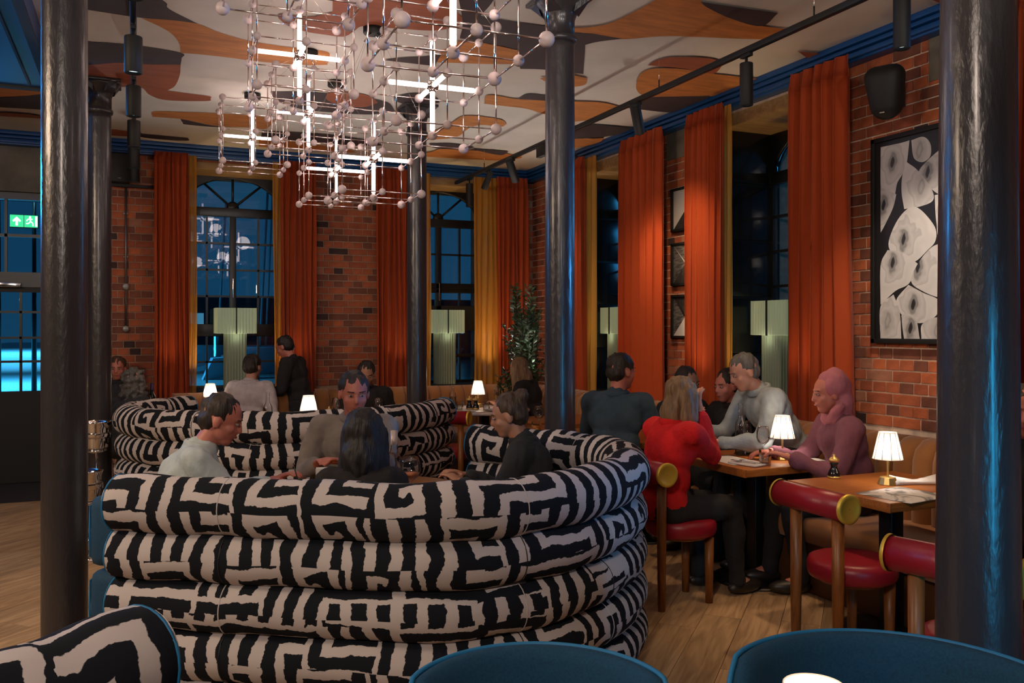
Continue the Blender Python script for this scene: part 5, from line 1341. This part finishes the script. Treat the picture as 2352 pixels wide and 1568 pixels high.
def wineglass(label, loc, h=.20, r=.042, liquid=None, group='wine glasses', flute=False):
    t = thing('wine_glass', label, 'glass', loc, 0, group)
    b0 = h*.45
    if flute: r = .024; b0 = h*.40
    MB().lathe([(r*.85, 0), (r*.8, .003), (.006, .008), (.0035, .02), (.0035, b0*.92), (.010, b0), (r*.75, b0+(h-b0)*.18), (r, b0+(h-b0)*.42), (r*.92, b0+(h-b0)*.75), (r*.74, h), (r*.72, h), (r*.89, b0+(h-b0)*.75), (r*.95, b0+(h-b0)*.42), (r*.70, b0+(h-b0)*.2), (.004, b0+.006)], 28, cap=False).build('glass', m_glass, t)
    if liquid: MB().lathe([(.001, b0+.007), (r*.68, b0+(h-b0)*.2), (r*.90, b0+(h-b0)*.36), (.001, b0+(h-b0)*.36)], 24, cap=False).build('contents', liquid, t)
    return t
def mill(label, loc, h=.105):
    t = thing('pepper_mill', label, 'pepper mill', loc, 0, 'black and brass mills'); t.scale = (1.2, 1.2, 1.2)
    MB().lathe([(.027, .008), (.027, .018), (.022, .032), (.014, .048), (.015, .058), (.019, .066), (.016, .070)], 24).build('body', mat('black_gloss', (.01, .01, .012), .15), t)
    MB().lathe([(.028, 0), (.028, .009)], 24).build('base_band', m_brass, t)
    MB().lathe([(.016, .070), (.022, .078), (.022, .083), (.013, .092), (.005, .096), (.007, .101), (.004, .107)], 24).build('crown', m_brass, t)
    MB().bar((-.026, 0, .081), (.026, 0, .081), .005, 8).build('knob_bar', m_brass, t)
    return t
def sheet(label, loc, lx, ly, rz, m, cat, name, bumpy=.004, thick=.0015, seed=0):
    rnd = random.Random(seed); n = 14; vs = []; fs = []
    for i in range(n+1):
        for j in range(n+1):
            x, y = (i/n-.5)*lx, (j/n-.5)*ly
            vs.append((x, y, thick+bumpy*(.6+mnoise.noise(Vector((x*9+seed, y*9, 0))))*(1 if bumpy > .002 else 0)))
    b = len(vs); vs += [(x, y, z-thick) for x, y, z in vs]; k = n+1
    for i in range(n):
        for j in range(n): fs += [(i*k+j, (i+1)*k+j, (i+1)*k+j+1, i*k+j+1), (b+i*k+j, b+i*k+j+1, b+(i+1)*k+j+1, b+(i+1)*k+j)]
    for i in range(n):
        fs += [(i*k, b+i*k, b+(i+1)*k, (i+1)*k), (i*k+n, (i+1)*k+n, b+(i+1)*k+n, b+i*k+n), (i, i+1, b+i+1, b+i), (n*k+i, b+n*k+i, b+n*k+i+1, n*k+i+1)]
    o = MB().add(vs, fs, 0, True).build(name, m, None, label, cat, loc=loc, rot=(0, 0, rz)); return o
def printed_mat():
    m = mat('printed_place_mat', (.55, .52, .50), .6); n, l = m.node_tree.nodes, m.node_tree.links; b = n['Principled BSDF']
    co = n.new('ShaderNodeTexCoord'); wv = n.new('ShaderNodeTexNoise'); wv.inputs['Scale'].default_value = 5; wv.inputs['Distortion'].default_value = 2.5; l.new(co.outputs['Object'], wv.inputs[0])
    r = n.new('ShaderNodeValToRGB'); l.new(wv.outputs[0], r.inputs[0]); e = r.color_ramp.elements; e[0].position = .40; e[0].color = (.16, .16, .16, 1); e[1].position = .50; e[1].color = (.58, .55, .53, 1)
    l.new(r.outputs[0], b.inputs['Base Color']); return m
PM = printed_mat()
z = .751
# table beside the woman in red
bt = bottle('tall clear water bottle with round printed emblem beside the table lamp', (3.53, 4.50, z), .325, .036, None, m_water, .30)
ring = MB()
for rr in (.021, .0165):
    pts = [(-.0365*cos(rr*sin(a)/.0365*1.0+0)*1.0, -.0365*sin(rr*sin(a)/.0365), .135+rr*cos(a)) for a in [2*pi*i/28 for i in range(28)]]
    ring.sweep(pts, .0008, 4, closed=True)
for i in range(10):
    a = 2*pi*i/10; ring.bar((-.0365*cos(.006*sin(a)/.0365), -.0365*sin(.006*sin(a)/.0365), .135+.006*cos(a)), (-.0365*cos(.014*sin(a+.4)/.0365), -.0365*sin(.014*sin(a+.4)/.0365), .135+.014*cos(a+.4)), .0008, 4)
ring.build('printed_emblem', m_matte, bt)
bt.rotation_euler[2] = R(45)
wineglass('empty wine glass directly left of the brass lamp on the oak table', (3.51, 4.26, z), .205, group='wine glasses by the lamp')
wineglass('empty wine glass farther back behind the tall clear bottle', (3.62, 4.57, z), .205)
tumbler('water tumbler at the edge of the oak table before the lamp', (3.41, 4.12, z), .09, .038)
tumbler('second tumbler standing behind the bottle and the wine glass', (3.72, 4.52, z))
mill('black mill with brass crown beside the sleeve of the woman in red', (3.40, 4.62, z))
sheet('white printed paper mat near the red sleeve on the oak table', (3.33, 4.34, z), .22, .34, 0, m_paper, 'place mat', 'place_mat', .0005)
sheet('white printed paper mat under the mauve sleeve right of the lamp', (3.76, 4.16, z), .20, .30, 0, m_paper, 'place mat', 'place_mat', .0005, seed=3)
sheet('folded white napkin under the knife and forks by the tumbler', (3.30, 4.15, z+.002), .10, .20, R(12), m_linen, 'napkin', 'napkin', .003, .008, 2)
for k, (dx, nm) in enumerate(((-.025, 'fork'), (0.0, 'knife'), (.025, 'spoon'))):
    t = thing(nm, 'steel %s lying %s on the folded napkin' % (nm, ('at the outer side', 'in the middle', 'nearest the tumbler')[k]), nm, (3.30+dx, 4.15, z+.019), R(12+k*6))
    MB().sweep([(0, -.09, 0), (0, -.02, .002), (0, .03, .001)], [.0035, .0028, .0022], 8, rz=.0015).build('handle', m_steel, t)
    if nm == 'fork':
        h = MB().b2((-.010, .03, .0), (.010, .05, .002)); h.build('fork_root', m_steel, t)
        for i in range(4): MB().bar((-.0085+i*.0057, .048, .001), (-.0085+i*.0057, .088, .003), .0012, 6).build('tine', m_steel, t)
    elif nm == 'knife': MB().prism([(-.006, .03), (.006, .03), (.007, .09), (.0, .108), (-.004, .1)], 0, .0015).build('blade', m_steel, t)
    else: MB().sph((0, .05, .002), (.014, .022, .004), 16, 8).build('bowl', m_steel, t)
# front right table
mill('black mill with brass crown at the far corner of the front right table', (3.44, 3.60, z))
sheet('large printed paper mat shining under the lamp on the front right table', (3.40, 3.10, z), .34, .30, R(8), PM, 'place mat', 'place_mat', .0005, seed=5)
# napkin, twisted and raised
vs = []; fs = []
for i in range(13):
    s = i/12; x = (s-.5)*.30
    for j in range(7):
        q = j/6; y = (q-.5)*.12*(1-.35*sin(pi*s)); zz = .012+.045*abs(s-.45)**1.1*2*sin(pi*q)+.006*sin(9*q+3*s)
        vs.append((x, y, zz))
for i in range(12):
    for j in range(6): fs.append((i*7+j, (i+1)*7+j, (i+1)*7+j+1, i*7+j+1))
n_ = len(vs); vs += [(x, y, .001) for x, y, zz in vs]; fs += [tuple(n_+k for k in reversed(f)) for f in fs]
for i in range(12): fs += [(i*7, n_+i*7, n_+(i+1)*7, (i+1)*7), (i*7+6, (i+1)*7+6, n_+(i+1)*7+6, n_+i*7+6)]
for j in range(6): fs += [(j, j+1, n_+j+1, n_+j), (84+j, n_+84+j, n_+85+j, 85+j)]
MB().add(vs, fs, 0, True).build('napkin', m_linen, None, 'crumpled white napkin with raised corners on the front right table', 'napkin', loc=(3.72, 3.30, z), rot=(0, 0, R(-20)))
# right wall, farther tables
p = at(1505, 6.3, z); bottle('clear water bottle with emblem behind the shoulder of the woman in red', (3.30, 5.45, z), .315, .036, None, m_water, .5)
tumbler('small tumbler on the next table near the dark banquette sitter', (3.6, 5.5, z))
wineglass('thin wine glass on the table by the pink-scarfed person', (3.80, 4.52, z), .2)
# front booth
zb = .751
bb = bottle('rose wine bottle with pale foil on the front booth table', at(905, 4.12, zb), .315, .038, None, m_wine, .30, mat('pale_foil', (.55, .45, .42), .4, .3), name='wine_bottle')
wineglass('big wine glass a third full of rose beside the rose bottle', at(943, 4.05, zb), .205, .048, m_wine, group=None)
wineglass('second wine glass of rose just behind the rose bottle', at(893, 4.2, zb), .20, .042, m_wine, group=None)
tumbler('short ribbed tumbler with a black straw on the front booth table', at(693, 4.0, zb), .12, .038, True, True, group=None)
t = thing('menu_card', 'white folded menu card with a dark scroll emblem in the front booth', 'menu', at(752, 4.02, zb), -TH+R(10))
MB().box((0, 0, .078), (.105, .002, .155), rot=Matrix.Rotation(R(6), 3, 'X')).build('card_leaf', m_paper, t)
MB().box((0, .032, .078), (.105, .002, .155), rot=Matrix.Rotation(R(-6), 3, 'X')).build('card_leaf', m_paper, t)
em = MB()
for k in range(2):
    for i in (-1, 1):
        c0 = (i*.009, .118-k*.022); em.sweep([(c0[0]+.007*cos(a)*(1-a/12)*i, -.0035-.0105*0, c0[1]+.007*sin(a)*(1-a/12)) for a in [j*.5 for j in range(12)]], .0014, 5)
em.build('printed_emblem', mat('print_maroon', (.12, .02, .02), .6), t, loc=(0.02, -.006, -.01), rot=(R(6), 0, 0))
# second booth
bottle('clear glass water bottle rising over the second booth left of the lamp', at(615, 6.9, z), .30, .036, None, m_water, .35)
# back tables
p = at(1040, 8.55, z); bottle('ribbed sparkling water bottle on the round marble table', p, .26, .034, None, m_water, .5)
for px, lb in ((1056, 'tumbler beside the ribbed bottle on the marble table'), (1117, 'tumbler right of the lamp on the marble table')): tumbler(lb, at(px, 8.55, z))
for px, lb in ((1078, 'left mill of the pair on the round marble table'), (1093, 'right mill beside the lamp stem on the marble table')): mill(lb, at(px, 8.7, z))
wineglass('champagne flute with golden drink on the marble table', at(1140, 8.75, z), .21, .03, mat('golden_drink', (.8, .45, .05), .1, trans=.4), flute=True, group=None)
for px, dd in ((1168, 8.75), (1150, 8.45)):
    o = thing('plate', 'white plate on the %s side of the marble table' % ('right' if px > 1160 else 'near'), 'plate', at(px, dd, z)); MB().lathe([(.06, 0), (.10, .012), (.135, .016), (.132, .019), (.09, .014), (.001, .012)], 32, cap=False).build('plate_dish', m_linen, o)
wineglass('wine glass left of the middle column on the dark round table', at(1238, 6.8, z), .2, group=None)
tumbler('whisky tumbler with amber drink left of the middle column', at(1232, 6.75, z), .085, .038, True, liquid=mat('amber_drink', (.6, .2, .03), .1, trans=.4), group=None)
for px, lb in ((772, 'left wine glass on the table before the brick pier'), (868, 'right wine glass on the table before the brick pier')): wineglass(lb, at(px, 7.55, z), .2)
mill('black and brass mill on the table before the brick pier', at(756, 7.55, z)); tumbler('tumbler on the table before the brick pier', at(882, 7.5, z))
bottle('dark red wine bottle on the far left table', at(349, 7.95, z), .30, .036, mat('bottle_green_glass', (.008, .012, .01), .08), None, cap=mat('violet_foil', (.03, .01, .08), .4), name='wine_bottle')
bottle('clear bottle on the far left table next to the dark wine bottle', at(328, 7.95, z), .27, .034)
wineglass('wine glass on the far left table before the two bottles', at(337, 7.85, z), .2)
mill('black mill in shadow on the dark round table by the middle column', at(1190, 7.1, z))
